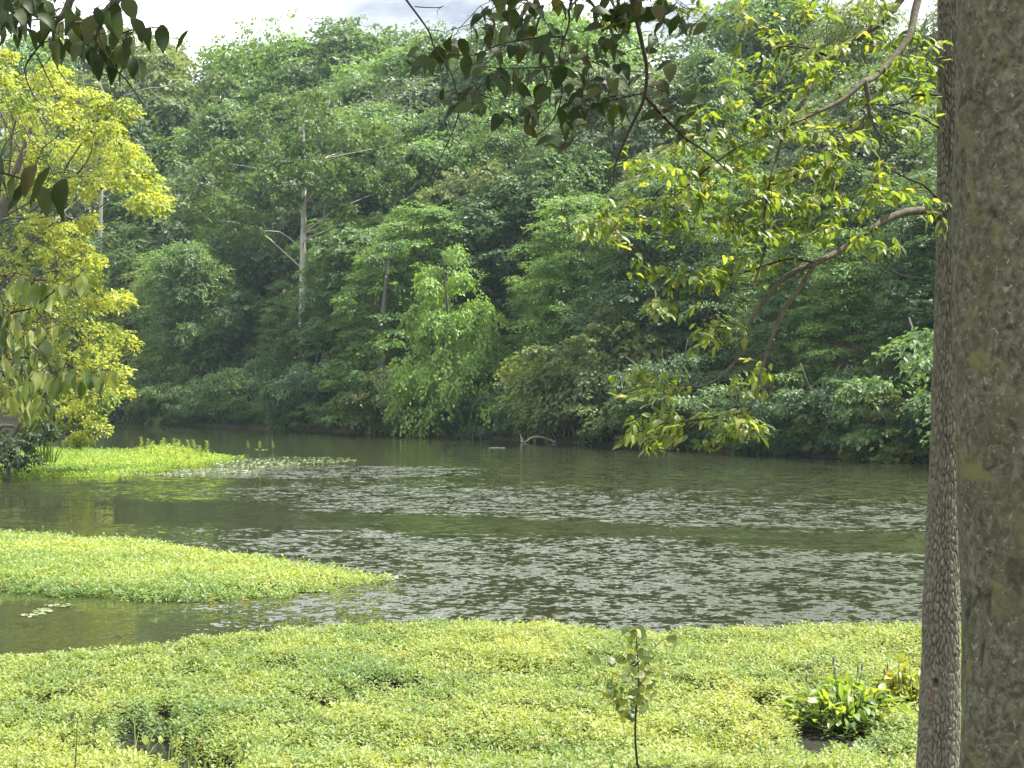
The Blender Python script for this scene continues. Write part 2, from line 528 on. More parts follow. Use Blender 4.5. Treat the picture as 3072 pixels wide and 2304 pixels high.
# ------------------------------------------------------------------ tree crowns
def crown_geo(r, centers, radii, sprays, leaves, L, up=0.45, droop=0.25, flat=1.0, spray_len=0.55, nup=0.6, njit=0.35, axis=None):
    """foliage clumps: each a shell of leafy sprays; returns vertices, triangles, per-vertex tint"""
    C = np.asarray(centers, float)
    R = np.asarray(radii, float)
    nC = len(C)
    n1 = nC * sprays
    ci = np.repeat(np.arange(nC), sprays)
    dr = r.normal(size=(n1, 3))
    dr[:, 2] += up
    dr = norm(dr)
    rad = R[ci] * r.uniform(0.45, 1.05, n1) ** 0.6
    off = dr * rad[:, None]
    off[:, 2] *= flat
    pos = C[ci] + off
    ax = np.zeros(2) if axis is None else np.asarray(axis, float)
    outw = norm(np.c_[C[ci][:, :2] - ax, np.zeros(n1)] + 1e-6)
    sd = norm(np.c_[dr[:, :2], np.zeros(n1)] * 0.8 + outw * 0.5 + r.normal(size=(n1, 3)) * 0.25 + np.array([0, 0, -droop]))
    nrm = norm(dr * (1 - nup) + Z3 * nup + r.normal(size=(n1, 3)) * njit * 0.5)
    clump_t = np.clip(0.45 + r.normal(size=nC) * 0.13, 0.05, 0.9)
    spray_t = np.clip(clump_t[ci] + r.normal(size=n1) * 0.09, 0, 1)
    n2 = n1 * leaves
    si = np.repeat(np.arange(n1), leaves)
    t = np.tile(np.linspace(0.0, 1.0, leaves), n1) + r.normal(size=n2) * 0.05
    lat = norm(np.cross(nrm, sd))
    side = r.choice([-1.0, 1.0], n2)
    sl = (spray_len * np.clip(R, 0.5, 2.0))[ci][si] * r.uniform(0.8, 1.2, n2)
    base = pos[si] + sd[si] * (t * sl)[:, None] + lat[si] * (side * (1 - t * 0.6) * sl * r.uniform(0.0, 0.42, n2))[:, None]
    base[:, 2] -= droop * sl * t * t * 0.5
    base += r.normal(size=(n2, 3)) * 0.05 * sl[:, None]
    D = sd[si] * 0.8 + lat[si] * (side * r.uniform(0.2, 1.0, n2))[:, None] + r.normal(size=(n2, 3)) * 0.3
    D[:, 2] -= droop * 0.5
    N = norm(nrm[si] + r.normal(size=(n2, 3)) * njit)
    Ls = L * r.uniform(0.7, 1.3, n2)
    V, Fc = kite_leaves(base, D, N, Ls, Ls * r.uniform(0.5, 0.75, n2))
    T = np.repeat(np.clip(spray_t[si] + r.normal(size=n2) * 0.07, 0, 1), 4)
    return V, Fc, T

def limb(g, a, b, ra, rb, sag=0.12, r=None, sides=5, wig=0.06):
    a, b = np.asarray(a, float), np.asarray(b, float)
    m1 = a + (b - a) * 0.35 + np.array([0, 0, -sag * np.linalg.norm(b - a) * 0.5])
    m2 = a + (b - a) * 0.7 + np.array([0, 0, -sag * np.linalg.norm(b - a) * 0.3])
    if r is not None:
        k = np.linalg.norm(b - a) * wig
        m1, m2 = m1 + r.normal(size=3) * k, m2 + r.normal(size=3) * k
    p, q = smooth_line([a, m1, m2, b], [ra, ra * 0.75 + rb * 0.25, ra * 0.35 + rb * 0.65, rb], 3)
    tube(g, p, q, sides)

def proto(seed, kind):
    """one prototype tree about 16 m tall (shrubs 6 m): trunk mesh and crown mesh at the origin"""
    r = np.random.default_rng(seed)
    C, R = [], []
    g = Geo()
    if kind == 'shrub':
        Ht = 6.0
        kw = dict(sprays=20, leaves=15, L=0.22, flat=0.30, droop=0.45, nup=0.75, spray_len=0.95, njit=0.24)
        for s in range(5):
            a = s * 1.256 + r.uniform(-.4, .4)
            top = np.array([math.cos(a) * r.uniform(1.2, 2.4), math.sin(a) * r.uniform(1.2, 2.4), r.uniform(3.4, 5.6)])
            limb(g, (math.cos(a) * .15, math.sin(a) * .15, -0.4), top, 0.10, 0.03, -0.1, r)
            for k in range(8):
                f = r.uniform(0.05, 1.0)
                c = top * f + np.array([math.cos(a), math.sin(a), 0]) * r.uniform(0, 1.6) + r.normal(size=3) * [0.8, 0.8, 0.3]
                c[2] = max(c[2], 0.45)
                C.append(c)
                R.append(r.uniform(0.6, 1.05))
    else:
        Ht = 16.0
        par = {'oak': (0.20, 5.0, 26, 1.50, 0.75, dict(sprays=34, leaves=14, L=0.26, flat=0.80, droop=0.2, nup=0.25, njit=0.24)),
               'tall': (0.15, 4.0, 28, 1.35, 0.8, dict(sprays=32, leaves=14, L=0.25, flat=0.85, droop=0.3, nup=0.25, njit=0.24)),
               'puffy': (0.15, 4.6, 30, 1.25, 0.85, dict(sprays=32, leaves=14, L=0.22, flat=0.9, droop=0.1, nup=0.15, spray_len=0.42, njit=0.24)),
               'beech': (0.06, 4.3, 40, 1.35, 0.35, dict(sprays=22, leaves=15, L=0.24, flat=0.30, droop=0.25, nup=0.75, spray_len=0.8, njit=0.22))}[kind]
        cb, Rm, nl, cr_, vz, kw = par
        lean = r.normal(size=2) * 0.5
        tr = lambda z: np.array([lean[0] * (z / Ht) ** 2 + 0.15 * math.sin(z * .6 + seed), lean[1] * (z / Ht) ** 2 + 0.15 * math.cos(z * .5), z])
        zz = np.linspace(-0.5, Ht * 0.93, 10)
        p, q = smooth_line([tr(z) for z in zz], 0.24 * (1 - np.clip(zz, 0, Ht) / Ht) ** 0.8 + 0.02, 3)
        tube(g, p, q, 8)
        for k in range(nl):
            f = cb + (1 - cb) * ((k + 0.5) / nl) ** 0.9
            z = f * Ht
            u = (f - cb) / (1 - cb)
            prof = (math.sin(math.pi * min(1, (u * 0.80 + 0.17))) ** 0.75) if kind != 'beech' else (1 - u) ** 0.55 * 0.95 + 0.08
            ln = Rm * prof * r.uniform(0.65, 1.15)
            az = k * 2.39996 + r.uniform(-.4, .4)
            rise = ln * (0.35 if kind != 'beech' else 0.05) * r.uniform(0.5, 1.3)
            e = tr(z) + np.array([math.cos(az) * ln, math.sin(az) * ln, 0])
            e[2] = min(z + rise - 0.12 * Ht * (0.4 if kind != 'beech' else 0.1), Ht - 0.5)
            limb(g, tr(max(z - 0.10 * Ht, 1.0)), e, 0.05 + 0.02 * ln * 0.5, 0.02, 0.1, r, 4)
            C.append(e + r.normal(size=3) * 0.25)
            R.append(cr_ * r.uniform(0.75, 1.35))
            if ln > 1.5:
                C.append(tr(z) * 0.38 + e * 0.62 + r.normal(size=3) * [0.6, 0.6, 0.3])
                R.append(cr_ * r.uniform(0.6, 1.0))
            if ln > 2.5:
                d2 = az + r.choice([-1, 1]) * 0.5
                C.append(tr(z) + np.array([math.cos(d2) * ln * .8, math.sin(d2) * ln * .8, e[2] - z + r.normal() * 0.4]))
                R.append(cr_ * r.uniform(0.5, 0.9))
        for k in range(4):
            C.append(tr(Ht - r.uniform(0.3, 1.6)) + r.normal(size=3) * [0.6, 0.6, 0.1])
            R.append(cr_ * r.uniform(0.5, 0.8))
    V, Fc, T = crown_geo(r, C, R, axis=(0, 0), **kw)
    return g.mesh('trunk'), np_mesh('crown', V, Fc, T), Ht

PROTO = {k: [proto(100 * j + hash_, k) for j in range(cnt)] for k, cnt, hash_ in (('oak', 3, 1), ('tall', 2, 2), ('puffy', 2, 3), ('beech', 3, 4), ('shrub', 3, 5))}
for lst in PROTO.values():
    for tm, cm, _ in lst:
        tm.materials.append(M['far_bark'])
        cm.materials.append(M['far_leaf'])

# colours of whole crowns (leaf base colour) and their words
GREENS = {'deep green': (0.040, 0.075, 0.030), 'mid green': (0.060, 0.105, 0.034), 'grey green': (0.075, 0.105, 0.055), 'fresh green': (0.080, 0.140, 0.036),
          'olive green': (0.082, 0.110, 0.036), 'yellowish green': (0.125, 0.140, 0.036)}
_U = ['first', 'second', 'third', 'fourth', 'fifth', 'sixth', 'seventh', 'eighth', 'ninth']
ORD = _U + ['tenth', 'eleventh', 'twelfth', 'thirteenth', 'fourteenth', 'fifteenth', 'sixteenth', 'seventeenth', 'eighteenth', 'nineteenth']
for _a, _b in (('twent', 'twenty'), ('thirt', 'thirty'), ('fort', 'forty'), ('fift', 'fifty'), ('sixt', 'sixty')):
    ORD += [_a + 'ieth'] + [f'{_b}-{u}' for u in _U]

def place(kind, var, x, y, height, rot, color, wid, label, name, group):
    tm, cm, Ht = PROTO[kind][var % len(PROTO[kind])]
    z = float(ground_z(x, y))
    root = empty(name, (x, y, z), label, 'tree' if kind != 'shrub' else 'shrub', group)
    s = height / Ht
    root.scale = (s * wid, s * wid, s)
    root.rotation_euler = (0, 0, rot)
    put('trunk' if kind != 'shrub' else 'stems', tm, None, root)
    c = put('crown', cm, None, root)
    c.color = (*color, 1)
    return root

SKYX = [-200, 0, 150, 190, 215, 260, 330, 380, 412, 450, 520, 600, 700, 780, 830, 900, 1024, 1300]
SKYY = [40, 40, 36, 34, 54, 28, 24, 18, 44, 32, 18, 4, -4, -8, 2, -4, -6, -6]
rt = np.random.default_rng(5)
rows = [  # name, offset inland, spacing, top row as fraction between shore (1) and skyline (0), kinds, word, group
    ('shore', 0.6, 2.1, None, ('shrub',), 'overhanging the far waterline', 'shrubs along the far waterline'),
    ('low', 4.5, 4.6, 0.56, ('beech', 'tall', 'beech', 'puffy', 'beech'), 'in the far waterside row', 'trees of the far waterside row'),
    ('mid', 11.0, 5.4, 0.36, ('tall', 'oak', 'puffy', 'beech', 'oak'), 'in the far second row', 'trees of the second row on the far bank'),
    ('high', 20.0, 6.0, 0.16, ('oak', 'puffy', 'tall', 'oak'), 'in the far third row', 'trees of the third row on the far bank'),
    ('ridge', 31.0, 6.0, 0.0, ('oak', 'tall', 'puffy', 'oak'), 'in the top row', 'trees of the top row on the far bank')]
SHAPE = {'oak': 'broad crowned tree', 'tall': 'slender tree', 'puffy': 'tufted round tree', 'beech': 'layered tree', 'shrub': 'shrub'}
for rname, off, step, frac, kinds, word, group in rows:
    s, items = CUM[2] - 4, []
    while s < CUM[-5] + 4:
        pt, nm = shore_at(s)
        o = off * rt.uniform(0.8, 1.2)
        x, y = pt + nm * o
        s += step * rt.uniform(0.7, 1.3) * (1.0 if y > 75 else 0.85)
        px = 512 + F * x / y
        if px < -120 or px > 1080:
            continue
        if px < 60 and rname in ('shore', 'low'):
            continue
        items.append((px, x, y))
    items.sort()
    cnt = 0
    for kx, (px, x, y) in enumerate(items):
        kind = kinds[int(rt.integers(len(kinds)))]
        z = float(ground_z(x, y))
        if kind == 'shrub':
            hgt = rt.choice([rt.uniform(2.0, 3.6), rt.uniform(3.6, 7.5)])
            wid = rt.uniform(0.75, 1.25)
        else:
            ysky = float(np.interp(px, SKYX, SKYY)) + (rt.uniform(0, 9) if rname == 'ridge' else 0)
            yt = ysky + (435 - ysky) * frac * rt.uniform(0.72, 1.2)
            if abs(px - 302) < 34 and y < 112:
                yt = max(yt, 335)
            elif abs(px - 290) < 130 and y < 112:
                yt = max(yt, 215)
            hgt = max(6.0, CZ - (yt - 384) / F * y - z)
            wid = rt.uniform(0.85, 1.15) * (1.12 if hgt < 13 else 0.95)
        cw = {'shore': ['deep green', 'mid green', 'deep green', 'olive green', 'mid green'], 'low': ['deep green', 'mid green', 'mid green', 'olive green', 'fresh green'],
              'mid': ['mid green', 'grey green', 'mid green', 'fresh green', 'deep green'], 'high': ['mid green', 'grey green', 'fresh green', 'mid green'],
              'ridge': ['mid green', 'fresh green', 'grey green', 'olive green']}[rname]
        cwd = cw[int(rt.integers(len(cw)))]
        base = np.array(GREENS[cwd]) * rt.uniform(1.55, 2.05) * [1.08, 1.02, 1.15]
        lab = f'{cwd} {SHAPE[kind]} {word}, {ORD[cnt]} from left'
        cnt += 1
        place(kind, int(rt.integers(5)), x, y, hgt, rt.uniform(0, 6.28), base, wid, lab, 'shrub' if kind == 'shrub' else 'broadleaf_tree', group)

def special(name, label, cat, base, trunk_pts, trunk_r, clumps, color, kw, bark='far_bark', leafmat='far_leaf', seed=1, trunk_limbs=5, group=None):
    """a tree with its own crown: clumps = (world centre, radius)"""
    r = np.random.default_rng(seed)
    base = np.asarray(base, float)
    root = empty(name, base, label, cat, group)
    g = Geo()
    tp, tr_ = smooth_line(trunk_pts, trunk_r, 4)
    tube(g, tp, tr_, 10)
    C = np.array([c for c, _ in clumps])
    R = np.array([q for _, q in clumps])
    if trunk_limbs:
        for c, q in list(zip(C, R))[::trunk_limbs]:
            want = c[2] - 0.45 * np.linalg.norm(c[:2] - base[:2]) - 0.6
            k = int(np.argmin(np.abs(tp[:, 2] - want)))
            limb(g, tp[k], c, max(0.02, tr_[k] * 0.25), 0.015, -0.12, r, 5, 0.14)
    put('trunk', g.mesh('trunk', base), M[bark], root)
    V, Fc, T = crown_geo(r, C, R, axis=base[:2], **kw)
    c = put('crown', np_mesh('crown', V - base, Fc, T), M[leafmat], root)
    c.color = (*color, 1)
    return root

def px_clumps(lst, d, r, dj=2.0, mult=1):
    out = []
    for it in lst:
        px, py, rp = it[:3]
        for _ in range(mult):
            dd = d + r.uniform(-dj, dj)
            out.append((P(px + r.uniform(-.4, .4) * rp * (mult > 1), py + r.uniform(-.3, .3) * rp * (mult > 1), dd), rp / F * dd))
    return out

rs = np.random.default_rng(21)
# tall tree with the pale bare trunk
d = 107.0
bx, by = (302 - 512) / F * d, d
bz = float(ground_z(bx, by))
cl = px_clumps([(180, 205, 14), (196, 190, 15), (200, 220, 13), (215, 168, 16), (222, 205, 15), (240, 185, 16), (250, 215, 13), (232, 150, 15), (262, 150, 17), (258, 120, 15), (285, 105, 15),
                (312, 98, 14), (300, 130, 17), (330, 118, 16), (350, 140, 15), (340, 165, 16), (318, 165, 14), (372, 130, 14), (388, 150, 14), (398, 172, 11), (365, 175, 14), (385, 190, 11),
                (272, 175, 14), (286, 200, 13), (330, 195, 12), (255, 235, 10), (240, 240, 9), (345, 210, 10), (303, 148, 13), (298, 170, 12), (309, 186, 9)], d - 2, rs, 2.5, 3)
special('pale_trunk_tree', 'tall fresh green tree with bare pale trunk rising from the far bank', 'tree', (bx, by, bz), [(bx, by, bz - 0.5), P(302, 330, d), P(303, 250, d), P(304, 190, d), P(303, 130, d), P(305, 105, d)],
        [0.30, 0.25, 0.22, 0.17, 0.09, 0.04], cl, (0.115, 0.182, 0.054), dict(sprays=16, leaves=14, L=0.24, flat=0.7, droop=0.2, nup=0.25, njit=0.25), bark='pale_bark', seed=31, trunk_limbs=9)
# bright drooping tree at the waterline
d = 86.0
bx, by = (446 - 512) / F * d, d
bz = float(ground_z(bx, by)) + 0.1
cl = []
for k in range(84):
    f = rs.uniform(0, 1) ** 0.8
    py = 248 + f * 172
    half = 9 + 58 * f ** 0.75
    az = k * 2.39996
    px = 446 + math.sin(az) * half * rs.uniform(0.5, 1.05) + (6 if py > 300 else 0)
    dd = d + math.cos(az) * half / F * d * 0.9 - 0.6
    cl.append((P(px, py, dd), rs.uniform(9, 15) / F * dd * (0.7 + 0.4 * f)))
special('drooping_tree', 'bright green tree with drooping branches at the far waterline', 'tree', (bx, by, bz), [(bx, by, bz - 0.5), P(447, 380, d), P(448, 320, d), P(444, 270, d), P(441, 250, d)], [0.20, 0.15, 0.09, 0.04, 0.02],
        cl, (0.19, 0.31, 0.065), dict(sprays=17, leaves=14, L=0.21, flat=0.75, droop=1.0, nup=0.45, spray_len=0.95), bark='far_bark', seed=32)
# tall grey green tree behind it
d = 97.0
bx, by = (470 - 512) / F * d, d
bz = float(ground_z(bx, by))
cl = px_clumps([(440, 195, 14), (460, 180, 15), (482, 172, 14), (500, 180, 13), (515, 205, 14), (500, 215, 16), (475, 205, 17), (450, 225, 17), (430, 222, 13), (420, 245, 13), (440, 255, 15), (470, 245, 17),
                (500, 250, 17), (520, 240, 13), (530, 265, 12), (515, 285, 15), (490, 285, 15), (412, 225, 10)], d, rs, 2.5, 2)
special('grey_green_tree', 'tall grey green tree with pale tufts behind the drooping tree', 'tree', (bx, by, bz), [(bx, by, bz - 0.5), P(470, 330, d), P(472, 250, d), P(478, 180, d)], [0.35, 0.3, 0.2, 0.05],
        cl, (0.142, 0.182, 0.081), dict(sprays=17, leaves=14, L=0.23, flat=0.85, droop=0.15, nup=0.25, njit=0.25), seed=33)
# fresh green tree left of the drooping one
d = 90.0
bx, by = (385 - 512) / F * d, d
bz = float(ground_z(bx, by))
cl = px_clumps([(375, 260, 12), (392, 245, 12), (360, 290, 12), (385, 285, 14), (400, 270, 11), (350, 310, 10), (372, 315, 13), (395, 312, 12), (345, 300, 8), (340, 365, 10), (355, 375, 12), (335, 385, 9), (370, 385, 12),
                (345, 400, 11), (365, 410, 11), (385, 345, 12), (362, 345, 10), (335, 420, 8), (388, 400, 11)], d, rs, 2.2, 2)
special('leaning_tree', 'fresh green tree with stepped branches just left of the drooping tree', 'tree', (bx, by, bz), [(bx, by, bz - 0.5), P(383, 360, d), P(384, 300, d), P(390, 250, d)], [0.22, 0.18, 0.12, 0.03],
        cl, (0.101, 0.182, 0.049), dict(sprays=16, leaves=14, L=0.22, flat=0.4, droop=0.3, nup=0.7, spray_len=0.75), seed=34)
# rounded shrubby tree centre right
d = 73.5
bx, by = (612 - 512) / F * d, d
bz = float(ground_z(bx, by))
cl = px_clumps([(560, 365, 11), (580, 350, 13), (605, 335, 14), (625, 325, 12), (645, 340, 12), (660, 355, 11), (630, 350, 14), (600, 360, 14), (575, 375, 11), (550, 380, 9), (615, 375, 12), (645, 370, 12), (610, 312, 8), (590, 385, 9)], d, rs, 2.0, 2)
special('rounded_tree', 'small rounded tree with pale olive leaves leaning over the far bank', 'tree', (bx, by, bz), [(bx, by, bz - 0.5), P(610, 400, d), P(612, 350, d), P(615, 315, d)], [0.15, 0.13, 0.08, 0.03],
        cl, (0.169, 0.203, 0.07), dict(sprays=17, leaves=14, L=0.19, flat=0.8, droop=0.15, nup=0.25, njit=0.25), seed=35)
# two layered green trees at the right waterline
for k, (cx, cy, d, sc_, col, lab) in enumerate(((785, 420, 65.0, 1.0, (0.075, 0.135, 0.036), 'green tree with flat tiers overhanging the water near the right trunks'),
                                                (890, 432, 60.5, 0.8, (0.120, 0.150, 0.040), 'small yellowish green layered tree at the right end of the far waterline'))):
    bx, by = (cx - 512) / F * d, d
    bz = float(ground_z(bx, by))
    cl = px_clumps([(cx + a * sc_, cy + b * sc_, c * sc_) for a, b, c in ((-30, 10, 16), (0, 0, 18), (28, 12, 16), (-15, -22, 15), (15, -20, 15), (0, -42, 12), (-38, 25, 12), (36, 25, 13), (5, 22, 15), (-12, 30, 12), (18, 32, 12))], d - 1.5, rs, 2.0, 2)
    special('layered_tree', lab, 'tree', (bx, by, bz), [(bx, by, bz - 0.5), P(cx, cy, d), P(cx, cy - 45 * sc_, d)], [0.16, 0.10, 0.03], cl, col,
            dict(sprays=16, leaves=14, L=0.20, flat=0.28, droop=0.3, nup=0.8, spray_len=0.8), seed=40 + k)
# yellow tree on the left bank
d = 50.0
bx, by = -19.0, 51.0
bz = float(ground_z(bx, by))
up_ = [(8, 112, 13), (22, 100, 14), (40, 85, 14), (52, 70, 10), (62, 90, 15), (82, 100, 14), (100, 108, 12), (118, 108, 10), (128, 112, 7), (20, 130, 16), (45, 118, 17), (70, 122, 17), (92, 130, 15), (112, 128, 11),
       (12, 160, 17), (38, 150, 18), (65, 152, 18), (92, 158, 16), (115, 150, 14), (132, 160, 12), (143, 176, 10), (150, 192, 9), (128, 178, 13), (138, 202, 10), (155, 203, 7), (110, 180, 12), (25, 182, 15), (52, 180, 16), (80, 182, 13), (8, 195, 14), (0, 75, 12), (2, 55, 6)]
lo_ = [(40, 222, 16), (65, 228, 14), (82, 222, 9), (12, 232, 18), (25, 255, 18), (55, 252, 18), (78, 250, 12), (88, 262, 8), (10, 280, 17), (40, 282, 18), (68, 280, 15), (86, 280, 9), (20, 305, 17), (52, 308, 18), (82, 302, 15), (105, 300, 12), (118, 297, 8), (15, 335, 17),
       (45, 335, 18), (78, 332, 17), (105, 328, 13), (120, 340, 9), (98, 350, 13), (25, 362, 17), (60, 362, 18), (88, 370, 14), (108, 370, 10), (115, 388, 8), (98, 395, 11), (70, 395, 16), (40, 392, 17), (85, 415, 11), (98, 425, 6), (60, 418, 12), (30, 420, 14), (75, 436, 6), (10, 390, 16)]
cl = px_clumps(up_ + lo_, d, rs, 2.2, 2)
special('yellowing_tree', 'big yellow green tree on the left bank leaning over the water', 'tree', (bx, by, bz), [(bx, by, bz - 0.5), (bx + 0.3, by, 3.5), (bx + 1.2, by - 0.4, 7.0), (bx + 2.3, by - 0.6, 10.0), (bx + 3.3, by - 0.8, 12.6)], [0.4, 0.33, 0.25, 0.14, 0.04],
        cl, (1, 1, 1), dict(sprays=17, leaves=17, L=0.115, flat=0.85, droop=0.3, nup=0.35, spray_len=0.75, njit=0.4), leafmat='yellow_leaf', seed=36)
# dark shrub on the left bank
d = 47.0
bx, by = (8 - 512) / F * d, d
cl = px_clumps([(0, 440, 14), (18, 445, 12), (32, 438, 10), (8, 460, 12), (26, 458, 9), (-14, 450, 14), (42, 424, 8), (55, 430, 6)], d, rs, 1.2, 2)
special('bank_shrub', 'dark green shrub under the yellow tree at the left edge', 'shrub', (bx, by, 0.1), [(bx, by, -0.3), P(8, 462, d), P(6, 440, d)], [0.08, 0.06, 0.02], cl, (0.055, 0.085, 0.042),
        dict(sprays=14, leaves=14, L=0.12, flat=0.6, droop=0.4, nup=0.6), seed=37)
# dead branching tree behind the yellow one
d = 128.0
bx, by = (100 - 512) / F * d, d
bz = float(ground_z(bx, by))
g = Geo()
for ln, r0 in (([(bx, by, bz - 0.5), P(100, 250, d), P(104, 150, d), P(112, 110, d), P(100, 85, d), P(97, 65, d)], 0.22),
               ([P(112, 110, d), P(122, 98, d), P(131, 91, d - 1), P(145, 78, d - 1), P(160, 66, d - 2)], 0.11),
               ([P(126, 96, d), P(146, 89, d - 1), P(163, 87, d - 2), P(178, 82, d - 2)], 0.09),
               ([P(108, 130, d), P(122, 112, d - 1), P(134, 118, d - 2), P(150, 122, d - 2)], 0.09),
               ([P(104, 150, d), P(86, 110, d), P(84, 85, d), P(80, 62, d)], 0.08), ([P(145, 78, d - 1), P(152, 92, d), P(165, 100, d)], 0.05),
               ([P(134, 118, d - 2), P(146, 108, d - 2), P(158, 104, d - 2)], 0.05), ([P(97, 75, d), P(88, 60, d), P(84, 50, d)], 0.05)):
    p, q = smooth_line(ln, np.linspace(r0, 0.02, len(ln)), 4)
    tube(g, p, q, 6)
dead = empty('dead_tree', (bx, by, bz), 'leafless grey tree behind the top of the yellow tree', 'tree')
put('trunk', g.mesh('trunk', (bx, by, bz)), M['dead_bark'], dead)

# driftwood on the far shore, floating stick
d = 76.5
g = Geo()
p, q = smooth_line([P(520, 441, d), P(525, 442, d), P(532, 437.5, d), P(539, 436.8, d), P(546, 438, d), P(556, 442.5, d)], [0.02, 0.035, 0.045, 0.05, 0.055, 0.06], 5)
tube(g, p, q, 8)
fl = empty('fallen_branch', P(546, 442, d), 'pale arched fallen branch dipping into the water at the far shore', 'branch')
put('bough', g.mesh('bough', P(546, 442, d)), M['driftwood'], fl)
g = Geo()
p, q = smooth_line([P(523, 441.5, d), P(521, 437, d), P(520.5, 434, d)], [0.06, 0.04, 0.015], 4)
tube(g, p, q, 6)
put('prong', g.mesh('prong', P(546, 442, d)), M['driftwood'], fl)
d = 70.5
g = Geo()
p, q = smooth_line([P(489, 447.75, d), P(496, 447.9, d), P(505, 447.7, d)], [0.008, 0.014, 0.012], 4)
tube(g, p, q, 6)
tag(put('floating_stick', g.mesh('floating_stick', P(497, 448, d)), M['dead_bark'], None, P(497, 448, d)), 'thin pale stick floating on the open water before the far shore', 'stick')

# ------------------------------------------------------------------ beds of floating plants
def in_poly(px, py, poly):
    poly = np.asarray(poly, float)
    c = np.zeros(len(px), bool)
    j = len(poly) - 1
    for i in range(len(poly)):
        a, b = poly[i], poly[j]
        m = ((a[1] > py) != (b[1] > py)) & (px < (b[0] - a[0]) * (py - a[1]) / (b[1] - a[1] + 1e-9) + a[0])
        c ^= m
        j = i
    return c

def on_plane(px, py, z):
    d = F * (CZ - z) / (np.asarray(py, float) - 384)
    return (np.asarray(px, float) - 512) / F * d, d

def bed_sheet(name, poly, z, label):
    x, y = on_plane([a for a, _ in poly], [b for _, b in poly], 0.0)
    me = bpy.data.meshes.new(name)
    n = len(x)
    top = [(float(a), float(b), z) for a, b in zip(x, y)]
    bot = [(float(a), float(b), -0.3) for a, b in zip(x, y)]
    me.from_pydata(top + bot, [], [list(range(n))[::-1]] + [[i, (i + 1) % n, n + (i + 1) % n, n + i] for i in range(n)])
    o = put(name, me, M['mud'])
    tag(o, label, 'mud', 'structure')

def sprigs(r, x, y, z, L, nl, tint, upang=0.35):
    """leafy shoot tips: nl leaves around each point"""
    n = len(x)
    k = np.repeat(np.arange(n), nl)
    az = np.tile(np.arange(nl) * 2.39996, n) + np.repeat(r.uniform(0, 6.28, n), nl)
    tier = np.tile(np.arange(nl) / nl, n)
    ang = upang + 0.75 * (1 - tier) * -0.6 + 0.5 * tier + r.normal(size=n * nl) * 0.3
    D = np.stack([np.cos(az) * np.cos(ang), np.sin(az) * np.cos(ang), np.sin(ang)], -1)
    N = np.stack([-np.cos(az) * np.sin(ang), -np.sin(az) * np.sin(ang), np.cos(ang)], -1) + r.normal(size=(n * nl, 3)) * 0.25
    Ls = np.repeat(L * r.uniform(0.75, 1.25, n), nl) * r.uniform(0.7, 1.2, n * nl)
    base = np.stack([x, y, z], -1)[k] + D * (Ls * 0.15)[:, None]
    base[:, 2] += (tier - 0.8) * L * 1.1
    V, Fc = kite_leaves(base, D, N, Ls, Ls * r.uniform(0.38, 0.58, n * nl), 0.15)
    dry = (r.uniform(0, 1, n) < 0.015)[k]
    T = np.repeat(np.where(dry, 1.0, np.clip(tint[k] + r.normal(size=n * nl) * 0.10, 0, 0.93)), 4)
    return V, Fc, T

rb = np.random.default_rng(77)
near_edge = [(-160, 668), (0, 660), (50, 657), (93, 653), (185, 641), (278, 632), (370, 625), (463, 620), (556, 623), (616, 632), (671, 633), (741, 630), (833, 625), (919, 626), (972, 625), (1200, 622)]
ne = np.array(near_edge, float)
def near_far_y(px):
    py = np.interp(px, ne[:, 0], ne[:, 1]) + 5 * (fbm(px * 0.035, px * 0.0 + 3.3, 9) - 0.5) * 2
    return F * (CZ - 0.14) / (py - 384)
holes = [(133, 728, 20, 7), (160, 734, 22, 8), (192, 748, 26, 9), (222, 760, 26, 7), (163, 704, 11, 4), (840, 726, 38, 5), (812, 705, 20, 12), (765, 697, 14, 3), (352, 694, 6, 1.5)]
n = 98000
yy = np.sqrt(rb.uniform(10.3 ** 2, 18.9 ** 2, n))
xx = rb.uniform(-1, 1, n) * (0.365 * yy + 0.9)
px = 512 + F * xx / yy
keep = yy < near_far_y(px)
xx, yy, px = xx[keep], yy[keep], px[keep]
hb = 0.13 + 0.16 * (fbm(xx * 0.9, yy * 0.9, 3) - 0.35) + 0.10 * (fbm(xx * 3.1, yy * 3.1, 4) - 0.5)
hole = np.zeros(len(xx))
gz = np.maximum(ground_z(xx, yy), 0.0)
pyt = 384 + F * (CZ - 0.15) / yy
for hx, hy, hr, hv in holes:
    hole = np.maximum(hole, np.exp(-((((px - hx) / hr) ** 2 + ((pyt - hy - 1.8 * hv) / (3.0 * hv)) ** 2) * 0.9) ** 1.6))
edge = np.clip((near_far_y(px) - yy) / 0.5, 0, 1)
keep = rb.uniform(0, 1, len(xx)) > hole * 1.25 - 0.10
dens = fbm(xx * 1.7, yy * 1.7, 8)
keep &= rb.uniform(0, 1, len(xx)) < np.clip(0.35 + (dens - 0.28) * 2.6, 0.25, 1)
zz_ = (np.maximum(hb, 0.03) * (0.35 + 0.65 * edge) * (1 - 0.85 * hole) + 0.03 + gz) * 1.0 + rb.normal(size=len(xx)) * 0.03
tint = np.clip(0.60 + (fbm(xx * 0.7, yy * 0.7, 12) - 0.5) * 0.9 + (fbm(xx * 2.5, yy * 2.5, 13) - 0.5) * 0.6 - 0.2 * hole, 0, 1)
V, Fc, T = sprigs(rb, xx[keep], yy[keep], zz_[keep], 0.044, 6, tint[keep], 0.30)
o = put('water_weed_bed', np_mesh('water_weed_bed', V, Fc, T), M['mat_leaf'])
o.color = (1, 1, 1, 1)
tag(o, 'broad bright green bed of low water weeds along the near shore', 'water plants', 'stuff')
